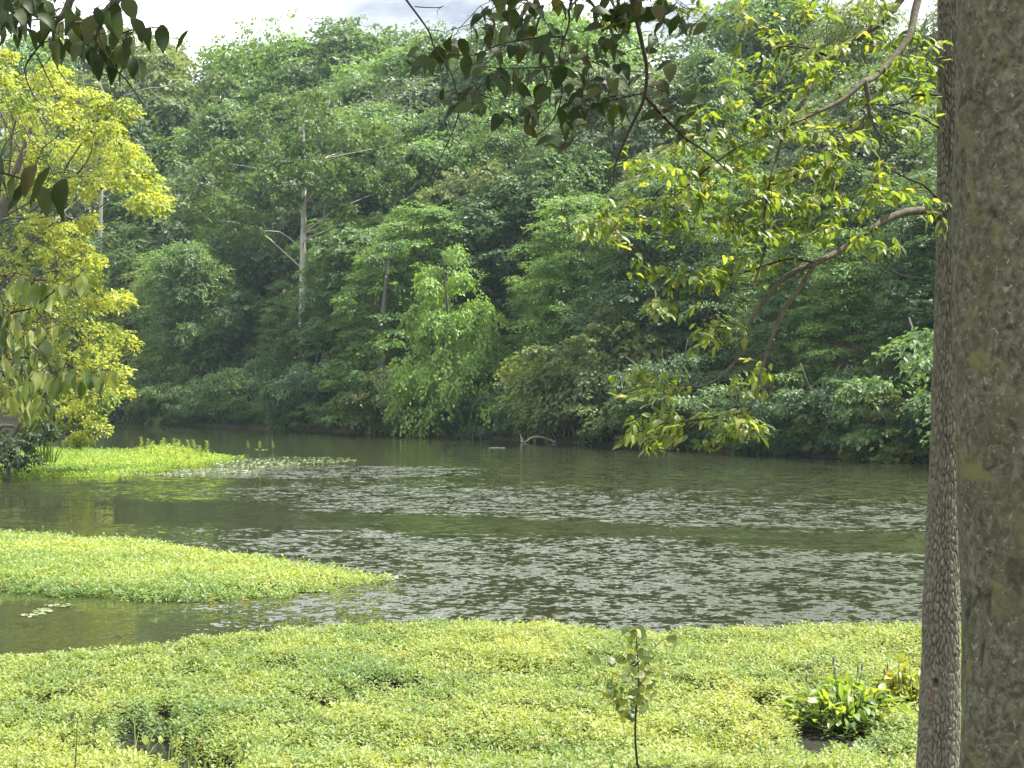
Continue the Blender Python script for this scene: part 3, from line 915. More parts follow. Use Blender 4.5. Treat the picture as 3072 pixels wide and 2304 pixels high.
bed_sheet('near_mud', [(-160, 672), (0, 664), (93, 658), (185, 646), (278, 637), (370, 630), (463, 625), (556, 628), (616, 637), (671, 638), (741, 635), (833, 630), (972, 630), (1200, 628), (1200, 830), (-160, 830)], 0.035, 'dark mud under the near weed bed')

mid_poly = [(-150, 533), (0, 532), (46, 534), (139, 539), (231, 553), (324, 565), (361, 572), (392, 575), (347, 581), (278, 589), (208, 594), (139, 594), (46, 589), (0, 584), (-150, 580)]
n = 46000
yy = rb.uniform(20.5, 30.5, n)
xx = rb.uniform(-16, -1.0, n)
px, py = 512 + F * xx / yy, 384 + F * (CZ - 0.10) / yy
jit = 9.0 * (fbm(xx * 1.1, yy * 1.1, 31) - 0.5) + rb.normal(size=n) * 1.2
keep = in_poly(px, py + jit, mid_poly) & (xx > -0.41 * yy)
xx, yy, px, py = xx[keep], yy[keep], px[keep], py[keep]
cen = np.clip(np.minimum((py - np.interp(px, [0, 139, 231, 392], [532, 539, 553, 575])) / 7, (np.interp(px, [0, 139, 208, 278, 392], [585, 594, 594, 589, 575]) - py) / 6), 0, 1)
zz_ = 0.03 + (0.03 + 0.13 * fbm(xx * 0.8, yy * 0.8, 33)) * (0.3 + 0.7 * cen) * np.clip((400 - px) / 120, 0.2, 1) + rb.normal(size=len(xx)) * 0.025 + 0.14 * (rb.uniform(0, 1, len(xx)) < 0.012) * rb.uniform(0.3, 1, len(xx))
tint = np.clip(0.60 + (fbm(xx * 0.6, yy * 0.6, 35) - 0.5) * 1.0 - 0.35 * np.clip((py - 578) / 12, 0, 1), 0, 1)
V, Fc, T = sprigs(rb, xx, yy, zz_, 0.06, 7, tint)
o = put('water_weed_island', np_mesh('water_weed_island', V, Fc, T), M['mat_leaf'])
o.color = (1.0, 1.05, 1.1, 1)
tag(o, 'pointed yellow green island of water weeds reaching in from the left', 'water plants', 'stuff')
bed_sheet('island_mud', [(-150, 536), (0, 535), (46, 537), (139, 542), (231, 556), (324, 567), (380, 575), (340, 579), (278, 586), (208, 591), (139, 591), (46, 586), (0, 581), (-150, 577)], 0.025, 'dark mud under the weed island')

left_poly = [(-120, 447), (40, 449), (102, 450), (140, 452), (205, 455), (250, 456.5), (228, 459), (200, 464), (165, 471), (116, 474.5), (40, 476), (0, 478), (-120, 479)]
n = 26000
yy = rb.uniform(46, 72, n)
xx = rb.uniform(-29, -7.5, n)
px, py = 512 + F * xx / yy, 384 + F * (CZ - 0.08) / yy
keep = in_poly(px, py + 4.0 * (fbm(xx * .6, yy * .6, 41) - 0.5) + rb.normal(size=n) * 0.4, left_poly)
xx, yy, px, py = xx[keep], yy[keep], px[keep], py[keep]
tall = np.exp(-((px - 165) / 36) ** 2) * np.clip((472 - py) / 10, 0, 1)
keep = (px < 228) | (rb.uniform(0, 1, len(px)) < 0.5)
zz_ = 0.03 + 0.14 * fbm(xx * 0.6, yy * 0.6, 43) * np.clip((260 - px) / 60, 0.1, 1) + 0.36 * tall * rb.uniform(0.1, 1, len(xx))
tint = np.clip(0.55 + (fbm(xx * 0.5, yy * 0.5, 45) - 0.5) * 0.9 + 0.2 * tall, 0, 1)
V, Fc, T = sprigs(rb, xx[keep], yy[keep], zz_[keep], 0.105, 6, tint[keep])
o = put('water_weed_spit', np_mesh('water_weed_spit', V, Fc, T), M['mat_leaf'])
o.color = (0.92, 1.08, 0.6, 1)
tag(o, 'vivid green spit of water weeds below the yellow tree', 'water plants', 'stuff')
bed_sheet('spit_mud', [(-120, 450), (40, 451.5), (102, 452), (140, 454), (200, 457), (196, 462), (162, 469), (116, 472.5), (40, 474), (0, 476), (-120, 477)], 0.02, 'dark mud under the weed spit')

# floating leaves that catch the sky along the edges of the beds
def floaters(name, label, spots, size, seed, tilt=0.10):
    r = np.random.default_rng(seed)
    B, Ls = [], []
    for cx, cy, rx, ry, cnt in spots:
        a = r.uniform(0, 6.28, cnt)
        q = np.sqrt(r.uniform(0, 1, cnt))
        x, y = on_plane(cx + np.cos(a) * q * rx, cy + np.sin(a) * q * ry, 0.01)
        B.append(np.stack([x, y, np.full(cnt, 0.012)], -1))
        Ls.append(size * r.uniform(0.5, 1.3, cnt))
    B = np.concatenate(B)
    Ls = np.concatenate(Ls)
    m = len(B)
    a = np.linspace(0, 6.283, 7)[:-1]
    nrm = norm(np.c_[r.normal(size=(m, 2)) * tilt, np.ones(m)])
    u = norm(np.cross(nrm, np.array([0.0, 1.0, 0.0])))
    v = np.cross(nrm, u)
    V = B[:, None, :] + (np.cos(a)[None, :, None] * u[:, None, :] + np.sin(a)[None, :, None] * v[:, None, :]) * Ls[:, None, None] * 0.5
    k = np.arange(m)[:, None] * 6
    Fc = np.concatenate([k + [0, 1, 2], k + [0, 2, 3], k + [0, 3, 4], k + [0, 4, 5]])
    o = put(name, np_mesh(name, V.reshape(-1, 3), Fc, np.repeat(r.uniform(0, 1, m), 6)), M['pad'])
    tag(o, label, 'floating leaves', 'stuff')
M['pad'] = leaf_mat('pad', [(0.0, (0.12, 0.17, 0.07)), (1.0, (0.30, 0.33, 0.19))], tfac=0.1, rough=0.2, spec=0.9)
floaters('floating_leaves', 'pale floating leaves drifting off the weed spit', [(150, 474, 60, 1.5, 442), (215, 471, 50, 2.5, 714), (255, 464, 45, 4, 884), (300, 460, 60, 3.5, 646), (120, 452, 30, 0.8, 120), (95, 451, 25, 0.6, 90), (262, 449.5, 8, 0.5, 40)], 0.085, 3)
floaters('floating_leaves', 'pale floating leaves at the tip and edges of the weed island', [(385, 577, 22, 3, 130), (345, 582, 20, 2, 90), (300, 591, 30, 1.5, 80), (12, 586, 14, 4, 130), (190, 600, 40, 2, 60)], 0.07, 4)
floaters('floating_leaves', 'small cluster of pale floating leaves in the left channel', [(42, 611, 9, 3, 60), (60, 605, 16, 2, 30), (30, 615, 8, 2, 24), (120, 650, 50, 4, 60), (48, 655, 20, 2, 50)], 0.06, 5)

# reeds and taller weeds on the left spit
def blade(g, p0, dirv, ln, w, r):
    n = 7
    t = np.linspace(0, 1, n)
    side = norm(np.cross(dirv, np.array([0, 1.0, 0.2])) + 1e-6)
    bend = np.array([dirv[0], dirv[1], 0]) * 1.2
    p = np.asarray(p0) + np.outer(t, dirv) * ln + np.outer(t ** 2.5, bend) * ln * 0.35 - np.outer(t ** 3, Z3) * ln * 0.08
    ww = (w * (1 - t ** 2.2) + 0.002)[:, None]
    nrm = np.cross(side, norm(dirv))
    V = np.stack([p - side * ww * 0.5, p + nrm * ww * 0.12, p + side * ww * 0.5], 1).reshape(-1, 3)
    i = np.arange(n - 1)[:, None] * 3
    Fc = np.concatenate([i + [0, 1, 4], i + [0, 4, 3], i + [1, 2, 5], i + [1, 5, 4]])
    g.add(V, Fc, np.full(len(V), r.uniform(0, 1)))
rr_ = np.random.default_rng(8)
for (cx, cy, d, nb, hgt, spr, lab) in ((46, 463, 54.0, 24, 1.15, 0.30, 'taller clump of upright green reeds on the weed spit'), (26, 463, 55.0, 14, 0.85, 0.35, 'shorter clump of reeds beside the dark bank shrub')):
    b = P(cx, cy, d)
    root = empty('reed_clump', b, lab, 'reeds')
    for k in range(nb):
        g = Geo()
        o_ = np.array([rr_.normal() * spr * 0.5, rr_.normal() * 0.2, 0])
        dv = norm(np.array([o_[0] * 0.8 + rr_.normal() * 0.12, rr_.normal() * 0.12, 1.0]))
        blade(g, o_, dv, hgt * rr_.uniform(0.6, 1.1), 0.045, rr_)
        put('blade', g.mesh('blade'), M['reed'], root)

def weed_stem(name, label, cx, cy, d, hgt, seed, group, mat='mat_leaf', col=(1, 1.05, 0.8), L=0.17, n=26):
    r = np.random.default_rng(seed)
    b = P(cx, cy, d)
    b[2] = 0.02
    root = empty(name, b, label, 'weed', group)
    g = Geo()
    top = np.array([r.normal() * 0.08, r.normal() * 0.08, hgt])
    p, q = smooth_line([(0, 0, -0.1), top * 0.5 + r.normal(size=3) * 0.02, top], [0.012, 0.009, 0.004], 4)
    tube(g, p, q, 5)
    put('stem', g.mesh('stem'), M['reed'], root)
    t = np.linspace(0.3, 1.02, n)
    az = np.arange(n) * 2.4
    D = np.stack([np.cos(az), np.sin(az), 0.2 + r.uniform(0, 0.7, n)], -1)
    N = np.stack([-np.cos(az) * 0.7, -np.sin(az) * 0.7, np.ones(n)], -1)
    Ls = L * (1.25 - t * 0.6)
    V, Fc = kite_leaves(np.outer(t, top), D, N, Ls, Ls * 0.42)
    c = put('leaves', np_mesh('leaves', V, Fc, np.repeat(r.uniform(0.5, 1, n), 4)), M[mat], root)
    c['kind'] = 'stuff'
    c.color = (*col, 1)
for k, (cx, cy) in enumerate([(138, 461), (145, 459), (150, 462), (155, 458), (160, 461), (164, 458), (170, 460), (174, 458), (180, 461), (184, 459), (190, 460), (196, 461), (201, 460), (207, 461), (148, 465), (158, 466), (168, 465), (178, 466), (188, 466), (84, 455), (142, 457), (177, 457)]):
    d = F * CZ / (cy - 384)
    weed_stem('water_willow', 'tall leafy weed stem standing in the thick of the weed spit', cx, cy, d, 0.50 + 0.30 * abs(math.sin(k * 2.1)), 200 + k, 'tall weeds on the spit')
for k, (cx, lab) in enumerate(((248.5, 'lone leafy weed in open water beyond the weed spit, leftmost of three'), (259.5, 'lone leafy weed in open water beyond the weed spit, bushiest of three'), (273, 'lone leafy weed in open water beyond the weed spit, rightmost of three'))):
    weed_stem('water_weed', lab, cx, 451.5, 66.7, 0.42, 300 + k, 'weeds in open water', n=30 if k == 1 else 16, col=(0.75, 0.8, 0.9), L=0.12)

# ------------------------------------------------------------------ foreground leaves
def leaf_shape(width, curl, fold, tipt=1.6, seed=0, lobed=False):
    """unit-length leaf along +X, face up +Z"""
    r = np.random.default_rng(seed)
    t = np.array([0.0, 0.10, 0.28, 0.48, 0.68, 0.86, 1.0])
    w = width * np.sin(np.pi * np.clip(t, 0, 1) ** (0.72 if tipt > 1.4 else 0.78)) ** (0.85 if tipt > 1.4 else 1.0)
    w[0], w[-1] = 0.015, 0.004
    if lobed:
        w = width * np.array([0.05, 0.75, 1.05, 0.7, 0.62, 0.22, 0.01])
    z = -curl * t ** 2 + 0.02 * np.sin(t * 7 + seed)
    V = []
    for a, b, c in zip(t, w, z):
        wv1, wv2 = r.normal() * 0.015, r.normal() * 0.015
        V += [(a - (0.06 if lobed and a < 0.12 else 0), b * 0.5, c + b * fold + wv1), (a, 0, c), (a - (0.06 if lobed and a < 0.12 else 0), -b * 0.5, c + b * fold + wv2)]
    V = np.array(V)
    V[:, 0] -= curl * 0.25 * V[:, 0] ** 2
    Fc = []
    for i in range(len(t) - 1):
        k = i * 3
        Fc += [(k, k + 1, k + 4), (k, k + 4, k + 3), (k + 1, k + 2, k + 5), (k + 1, k + 5, k + 4)]
    return V, np.array(Fc)

def frames(D, N):
    D = norm(D)
    B = norm(np.cross(N, D))
    return D, B, np.cross(D, B)

class Branchwork:
    """limbs, twigs grown to the leaf positions, leaves (largest as parts, the rest joined)"""
    def __init__(self, root, base, leafmat, shapes, petiole=0.15):
        self.root, self.base, self.mat, self.pet = root, np.asarray(base, float), leafmat, petiole
        self.shapes = shapes
        self.nodes = np.zeros((0, 3))
        self.g = Geo()
        self.leaves = []
    def line(self, pts, r0, r1, part=None, mat='limb_bark', sides=7, n=5):
        p, q = smooth_line(pts, np.linspace(r0, r1, len(pts)), n)
        if part:
            g = Geo()
            tube(g, p, q, sides)
            put(part, g.mesh(part, self.base), M[mat], self.root)
        else:
            tube(self.g, p, q, 4)
        self.nodes = np.vstack([self.nodes, p])
    def grow(self, targets, r, rad=0.0022, sag=0.0):
        """connect targets one after another to the nearest twig; returns end directions"""
        T = np.asarray(targets, float)
        todo = list(range(len(T)))
        dist = np.array([np.min(np.linalg.norm(self.nodes - t, axis=1)) for t in T])
        ends = np.zeros((len(T), 3))
        while todo:
            k = min(todo, key=lambda j: dist[j])
            todo.remove(k)
            dn = np.linalg.norm(self.nodes - T[k], axis=1)
            a = self.nodes[int(np.argmin(dn))]
            L = dn.min()
            m = (a + T[k]) / 2 + r.normal(size=3) * L * 0.08 + np.array([0, 0, L * (0.10 - sag)])
            p, q = smooth_line([a, m, T[k]], [rad * (1 + min(L, 1.0)), rad, rad * 0.6], 4)
            tube(self.g, p, q, 4)
            new = p[1:]
            self.nodes = np.vstack([self.nodes, new])
            ends[k] = norm(p[-1] - p[-2])
            if todo:
                idx = np.array(todo)
                dd = np.min(np.linalg.norm(T[idx][:, None, :] - new[None], axis=2), axis=1)
                dist[idx] = np.minimum(dist[idx], dd)
        return ends
    def leaf(self, pos, D, N, L):
        self.leaves.append((np.asarray(pos, float), np.asarray(D, float), np.asarray(N, float), float(L)))
    def finish(self, r, twigmat='twig_bark', maxparts=300):
        lv = sorted(self.leaves, key=lambda q: -(q[3] / q[0][1]) * (1 if -10 < 512 + F * q[0][0] / q[0][1] < 1034 and -10 < 384 - F * (q[0][2] - CZ) / q[0][1] < 778 else 0.01))
        if self.g.n:
            o = put('twigs', self.g.mesh('twigs', self.base), M[twigmat], self.root)
            o['kind'] = 'stuff'
        meshes = []
        for V, Fc in self.shapes:
            me = np_mesh('leaf', V, Fc)
            me.materials.append(M[self.mat])
            meshes.append(me)
        for pos, D, N, L in lv[:maxparts]:
            d_, b_, n_ = frames(D, N)
            o = put('leaf', meshes[int(r.integers(len(meshes)))], None, self.root)
            p = pos - self.base
            o.matrix_local = Matrix(((d_[0] * L, b_[0] * L, n_[0] * L, p[0]), (d_[1] * L, b_[1] * L, n_[1] * L, p[1]), (d_[2] * L, b_[2] * L, n_[2] * L, p[2]), (0, 0, 0, 1)))
        rest = lv[maxparts:]
        if rest:
            g = Geo()
            for pos, D, N, L in rest:
                V, Fc = self.shapes[int(r.integers(len(self.shapes)))]
                d_, b_, n_ = frames(D, N)
                g.add(pos + (V[:, :1] * d_ + V[:, 1:2] * b_ + V[:, 2:3] * n_) * L, Fc, np.full(len(V), r.uniform(0, 1)))
            o = put('foliage', g.mesh('foliage', self.base), M[self.mat], self.root)
            o['kind'] = 'stuff'

GUM = [leaf_shape(0.40, 0.18, 0.10, 1.6, 1), leaf_shape(0.44, 0.30, 0.16, 1.6, 2), leaf_shape(0.36, 0.10, 0.20, 1.6, 3), leaf_shape(0.42, 0.42, 0.12, 1.6, 4)]
DOG = [leaf_shape(0.56, 0.26, 0.12, 1.2, 5), leaf_shape(0.50, 0.42, 0.20, 1.2, 6), leaf_shape(0.60, 0.16, 0.08, 1.2, 7), leaf_shape(0.48, 0.60, 0.24, 1.2, 8), leaf_shape(0.54, 0.35, 0.02, 1.2, 18)]
BROAD = [leaf_shape(0.80, 0.25, 0.10, 1.2, 9, True), leaf_shape(0.72, 0.40, 0.15, 1.2, 10, True), leaf_shape(0.85, 0.15, 0.05, 1.2, 11, True)]
LANCE = [leaf_shape(0.48, 0.30, 0.16, 1.2, 12), leaf_shape(0.54, 0.15, 0.12, 1.2, 13), leaf_shape(0.44, 0.55, 0.20, 1.2, 14)]

# ---- scaly-barked tree with the long limb
rg = np.random.default_rng(3)
dG = 8.0
ctr = [(-20, 952, 28), (0, 951, 28), (70, 950, 24), (140, 950, 25), (275, 949.5, 27), (400, 946, 30), (500, 944, 31), (600, 941, 36), (660, 940.5, 38), (700, 939.5, 40), (768, 938.5, 43), (840, 938, 48), (890, 938, 56)]
cpy = np.array([c[0] for c in ctr], float)
zc = CZ - (cpy - 384) / F * dG
order = np.argsort(zc)
gz0 = float(ground_z((940 - 512) / F * dG, dG)) - 0.25
zg = np.concatenate([np.arange(gz0, 0.9, 0.03), np.arange(0.9, 5.15, 0.0075), np.arange(5.15, 10.0, 0.08)])
cxg = np.interp(zg, zc[order], (np.array([c[1] for c in ctr])[order] - 512) / F * dG)
rg_ = np.interp(zg, zc[order], np.array([c[2] for c in ctr])[order] / F * dG / 2)
rg_ *= np.where(zg > 5.0, np.clip(1 - (zg - 5) / 9, 0.2, 1), 1)
SD = 240
th = np.arange(SD) * 2 * math.pi / SD
U, Zz = np.meshgrid(np.arange(SD) / SD, zg)
Kc, Mz = 32, 19.0
wu = (fbm(U * 30, Zz * 12, 51, 2) - 0.5) * 0.030
uu = (U + wu * np.sin(np.pi * np.clip(U, 0, 1)) ** 0.2) * Kc
vv = Zz * Mz + (fbm(U * 20, Zz * 9, 52, 2) - 0.5) * 1.2
f1 = np.full(U.shape, 9.0)
f2 = np.full(U.shape, 9.0)
iu, iv = np.floor(uu).astype(int), np.floor(vv).astype(int)
def hsh(a, b, s):
    q = (a * 374761393 + b * 668265263 + s * 1442695) & 0x7fffffff
    q = ((q ^ (q >> 13)) * 1274126177) & 0x7fffffff
    return ((q ^ (q >> 16)) & 0xffff) / 65535.0
for a in (-1, 0, 1):
    for b in (-1, 0, 1):
        cu, cv = iu + a, iv + b
        kx, ky = hsh(cu % Kc, cv, 1), hsh(cu % Kc, cv, 2)
        dd = np.hypot((cu + kx - uu), (cv + ky - vv) * 0.85)
        f2 = np.minimum(f2, np.maximum(dd, f1))
        f1 = np.minimum(f1, dd)
crack = np.clip((f2 - f1) / 0.26, 0, 1)
crack = crack * crack * (3 - 2 * crack)
smoothzone = 0.45 + 0.55 * np.clip(np.abs(Zz - (CZ - (690 - 384) / F * dG)) / 0.10, 0, 1)
dispg = (crack - 1) * 0.017 * smoothzone * (0.35 + 1.1 * fbm(U * 7, Zz * 3.5, 57, 3)) + (fbm(U * 60, Zz * 60, 53, 3) - 0.5) * 0.003 + (fbm(U * 4, Zz * 2.2, 54, 2) - 0.5) * 0.014
zh = CZ - (680 - 384) / F * dG
rad = rg_[:, None] + dispg
ang = th[None, :]
xg = np.cos(ang) * rad
yg = np.sin(ang) * rad
# knot hole on the side towards the viewer (angle -90 deg), a little left
hxw = (930.7 - 939.8) / F * dG
hd = np.exp(-(((xg - hxw) / 0.014) ** 2 + ((Zz - zh) / 0.021) ** 2) ** 1.5) * (yg < 0)
ring = np.exp(-((np.sqrt(((xg - hxw) / 0.026) ** 2 + ((Zz - zh) / 0.036) ** 2) - 1) / 0.3) ** 2) * (yg < 0)
rad = rad - 0.045 * hd + 0.006 * ring
xg, yg = np.cos(ang) * rad, np.sin(ang) * rad
stain = np.exp(-(((xg - hxw + 0.012) / 0.016) ** 2 + ((Zz - zh + 0.055) / 0.035) ** 2)) * (yg < 0) * 0.6 * (fbm(U * 60, Zz * 40, 58, 2) > 0.45)
baseG = np.array([(940 - 512) / F * dG, dG, gz0 + 0.25])
V = np.stack([cxg[:, None] + xg, dG + yg, Zz + 0 * xg], -1).reshape(-1, 3) - baseG
nr = len(zg)
i = np.arange(nr - 1)[:, None] * SD
j = np.arange(SD)[None, :]
Fq = np.stack([i + j, i + (j + 1) % SD, i + SD + (j + 1) % SD, i + SD + j], -1).reshape(-1, 4)
gum = empty('scaly_bark_tree', baseG, 'slim dark scaly barked tree with knot hole, just left of the thick trunk', 'tree')
put('trunk', np_mesh('trunk', V, Fq, None, True, {'stain': stain.ravel()}), M['gum_bark'], gum)

bw = Branchwork(gum, baseG, 'gum_leaf', GUM)
k_ = 0.463
q2 = lambda lst, d: [P(a * k_, b * k_, dd if isinstance(dd := d, float) else d) for a, b in lst]
def q3(lst, d0, d1):
    n = len(lst)
    return [P(a * k_, b * k_, d0 + (d1 - d0) * i / (n - 1)) for i, (a, b) in enumerate(lst)]
bw.line(q3([(2040, 470), (2000, 455), (1940, 463), (1880, 495), (1815, 540), (1762, 568)], 8.0, 7.5), 0.024, 0.015, 'limb')
bw.line(q3([(1762, 568), (1735, 610), (1700, 660), (1668, 725), (1645, 800), (1630, 860), (1602, 890)], 7.5, 7.2), 0.013, 0.007, 'limb')
bw.line(q3([(1602, 890), (1520, 905), (1430, 915), (1350, 935)], 7.2, 7.0), 0.009, 0.003, 'limb')
bw.line(q3([(1765, 568), (1700, 595), (1650, 650), (1610, 715), (1595, 770), (1540, 825), (1470, 840), (1400, 835), (1345, 850)], 7.5, 7.1), 0.014, 0.003, 'limb')
bw.line(q3([(2060, -190), (2010, -80), (1980, 10), (1965, 75), (1925, 130), (1890, 165), (1860, 180)], 8.0, 7.4), 0.024, 0.015, 'limb')
bw.line(q3([(1868, 175), (1820, 215), (1770, 240), (1715, 265), (1690, 280), (1640, 300), (1590, 318)], 7.4, 7.0), 0.013, 0.004, 'limb')
bw.line(q3([(2060, -280), (1980, -60), (1915, 35), (1860, 75), (1790, 125), (1755, 170), (1738, 215), (1705, 260), (1680, 330), (1662, 400), (1650, 440)], 8.0, 7.1), 0.022, 0.005, 'limb')
bw.line(q3([(1868, 175), (1876, 215), (1878, 250), (1890, 275), (1900, 295), (1898, 340), (1896, 380)], 7.4, 7.5), 0.012, 0.003, 'limb')
bw.line(q3([(1878, 262), (1845, 283), (1815, 297), (1790, 318), (1765, 330)], 7.45, 7.3), 0.012, 0.003, 'limb')
bw.line(q3([(1785, 120), (1750, 105), (1700, 100), (1660, 108)], 7.5, 7.2), 0.008, 0.002)
bw.line(q3([(1725, 95), (1700, 150), (1680, 180), (1672, 215)], 7.3, 7.1), 0.006, 0.002)
bw.line(q3([(2030, 205), (1980, 205), (1940, 225), (1850, 225)], 7.9, 7.6), 0.008, 0.003)
bw.line(q3([(2028, 275), (1990, 255), (1940, 238), (1890, 225)], 7.9, 7.6), 0.008, 0.003)
bw.line(q3([(2025, 430), (1995, 400), (1960, 385), (1880, 345), (1790, 300)], 7.9, 7.4), 0.008, 0.002)
bw.line(q3([(1898, 380), (1870, 430), (1840, 490), (1820, 520)], 7.5, 7.2), 0.006, 0.002)
bw.line(q3([(1662, 400), (1650, 470), (1655, 520), (1640, 580), (1630, 610)], 7.1, 6.9), 0.006, 0.002)
bw.line(q3([(1590, 318), (1520, 370), (1450, 430), (1380, 470)], 7.0, 6.8), 0.006, 0.002)
bw.line(q3([(1762, 568), (1700, 560), (1600, 590), (1500, 600), (1420, 590)], 7.5, 6.9), 0.006, 0.002)
bw.line(q3([(1950, 470), (1945, 510), (1935, 545), (1880, 620), (1850, 640)], 7.8, 7.6), 0.005, 0.0015)
REG = [(693, 425, 72, 18, 26, 7.1), (650, 386, 40, 16, 13, 7.1), (752, 375, 20, 25, 8, 7.3), (752, 432, 18, 9, 5, 7.2), (640, 440, 25, 6, 6, 7.0), (608, 226, 40, 16, 15, 6.9), (700, 200, 85, 36, 40, 7.0), (682, 276, 48, 14, 13, 7.0),
       (655, 305, 22, 10, 6, 6.9), (760, 235, 55, 20, 12, 7.3), (830, 190, 75, 28, 34, 7.5), (800, 142, 75, 32, 30, 7.3), (780, 60, 48, 34, 17, 7.3), (862, 62, 48, 42, 18, 7.6), (925, 55, 18, 50, 12, 7.8),
       (905, 112, 35, 28, 10, 7.7), (735, 105, 50, 40, 14, 7.1), (812, 230, 24, 10, 8, 7.4), (870, 245, 28, 10, 5, 7.6), (690, 150, 40, 30, 13, 7.0), (735, 270, 36, 14, 8, 7.3), (700, 330, 24, 20, 7, 7.2), (728, 320, 12, 22, 4, 7.3),
       (942, 222, 12, 24, 3, 7.5), (900, 196, 26, 8, 4, 7.6), (730, 10, 90, 14, 12, 7.2), (850, 8, 60, 14, 10, 7.5), (640, 160, 30, 24, 7, 6.8)]
tg = []
for cx, cy, rx, ry, cnt, d in REG:
    for _ in range(int(cnt * 1.9)):
        a, q = rg.uniform(0, 6.28), math.sqrt(rg.uniform(0, 1))
        tg.append(P(cx + math.cos(a) * q * rx, cy + math.sin(a) * q * ry, d + rg.normal() * 0.28))
ends = bw.grow(tg, rg, 0.0016)
for t, e in zip(tg, ends):
    e = norm(np.array([e[0], e[1] * 0.7, e[2] * 0.4]) + rg.normal(size=3) * 0.25 + 1e-6)
    lat = norm(np.cross(e, Z3))
    for k in range(int(rg.integers(4, 8))):
        s = 1 if k % 2 else -1
        pos = t - e * 0.022 * k + rg.normal(size=3) * 0.006
        D = e * (0.9 - 0.08 * k) + lat * s * (0.25 + 0.12 * k) + Z3 * -rg.uniform(0.05, 0.65) + rg.normal(size=3) * 0.18
        N = Z3 * 1.0 + e * 0.35 + lat * s * 0.2 + rg.normal(size=3) * 0.28
        bw.leaf(pos, D, N, rg.uniform(0.045, 0.078))
bw.finish(rg)
# its upper crown, above the picture
rcg = np.random.default_rng(23)
Cg, Rg = [], []
for k in range(26):
    f = rcg.uniform(0, 1)
    Cg.append(np.array([1.2 + 2.6 * f, 9.2, 9.4]) + rcg.normal(size=3) * [0.3, 0.35, 0.5])
    Rg.append(rcg.uniform(0.4, 0.55))
V, Fc, T = crown_geo(rcg, Cg, Rg, sprays=14, leaves=12, L=0.11, flat=0.5, droop=0.2, nup=0.7, spray_len=0.8)
put('crown', np_mesh('crown', V - baseG, Fc, T), M['canopy_leaf'], gum)
gl = Geo()
for k in range(0, 26, 3):
    limb(gl, (cxg[-1] - 0.02, dG, 6.4 + 0.1 * k), Cg[k], 0.035, 0.01, -0.05, rcg)
put('upper_limbs', gl.mesh('upper_limbs', baseG), M['limb_bark'], gum)['kind'] = 'stuff'

# ---- thick smooth-barked trunk at the right edge
dB = 5.0
gzb = float(ground_z(1.7, dB)) - 0.3
zb = np.concatenate([np.arange(gzb, 1.5, 0.03), np.arange(1.5, 4.5, 0.012), np.arange(4.5, 9.5, 0.08)])
SB = 180
thb = np.arange(SB) * 2 * math.pi / SB
Ub, Zb = np.meshgrid(np.arange(SB) / SB, zb)
lpx = np.interp(zb, [1.7, 2.1, 2.5, 3.0, 3.4, 3.8, 4.3], [962, 964, 962, 957, 955, 957, 960])
rB = 0.225 + 0.10 * np.exp(-(zb - gzb) / 0.35) - 0.004 * (zb - 3)
rB = np.clip(rB, 0.12, 0.4)
cxB = (lpx - 512) / F * dB + rB
cxB = np.where(zb < 1.7, (962 - 512) / F * dB + 0.225, cxB)
per = lambda s, a, b: fbm(np.cos(Ub * 2 * math.pi) * a + 7, Zb * b + np.sin(Ub * 2 * math.pi) * a, s, 4)
db = (per(61, 2.2, 4.0) - 0.5) * 0.020 + (per(62, 9, 16.0) - 0.5) * 0.005 + (per(63, 4, 22.0) - 0.5) * 0.006
radb = rB[:, None] + db
xb_, yb_ = np.cos(thb)[None, :] * radb, np.sin(thb)[None, :] * radb
pxb = 512 + F * (cxB[:, None] + xb_) / (dB + yb_)
pyb = 384 - F * (Zb - CZ) / (dB + yb_)
scar = np.zeros(Ub.shape)
for (x1, y1, x2, y2, w) in ((967, 618, 970, 596, 2.2), (972, 606, 979, 592, 1.8), (978, 588, 980, 598, 1.5), (981, 600, 990, 593, 1.8), (990, 593, 988, 612, 1.8), (960 + 2, 104, 966, 98, 3), (967, 98, 983, 104, 2), (984, 640, 980, 668, 1.5),
                            (1000, 330, 1014, 326, 2), (990, 210, 1000, 222, 2.5), (985, 470, 1002, 462, 2), (1002, 690, 1016, 684, 2), (985, 735, 1000, 728, 1.6), (1008, 420, 1018, 432, 2), (992, 60, 1006, 66, 2)):
    ax, ay = x2 - x1, y2 - y1
    t = np.clip(((pxb - x1) * ax + (pyb - y1) * ay) / (ax * ax + ay * ay), 0, 1)
    dd = np.hypot(pxb - x1 - t * ax, pyb - y1 - t * ay)
    scar = np.maximum(scar, np.exp(-(dd / w) ** 2) * (yb_ < 0))
radb = radb - 0.006 * scar
xb_, yb_ = np.cos(thb)[None, :] * radb, np.sin(thb)[None, :] * radb
baseB = np.array([cxB[0], dB, gzb + 0.3])
V = np.stack([cxB[:, None] + xb_, dB + yb_, Zb + 0 * xb_], -1).reshape(-1, 3) - baseB
nr = len(zb)
i = np.arange(nr - 1)[:, None] * SB
j = np.arange(SB)[None, :]
Fq = np.stack([i + j, i + (j + 1) % SB, i + SB + (j + 1) % SB, i + SB + j], -1).reshape(-1, 4)
beech = empty('smooth_bark_tree', baseB, 'thick mottled grey brown trunk cut by the right edge of the picture', 'tree')
put('trunk', np_mesh('trunk', V, Fq, None, True, {'stain': np.clip(scar * 0.75, 0, 0.75).ravel()}), M['beech_bark'], beech)
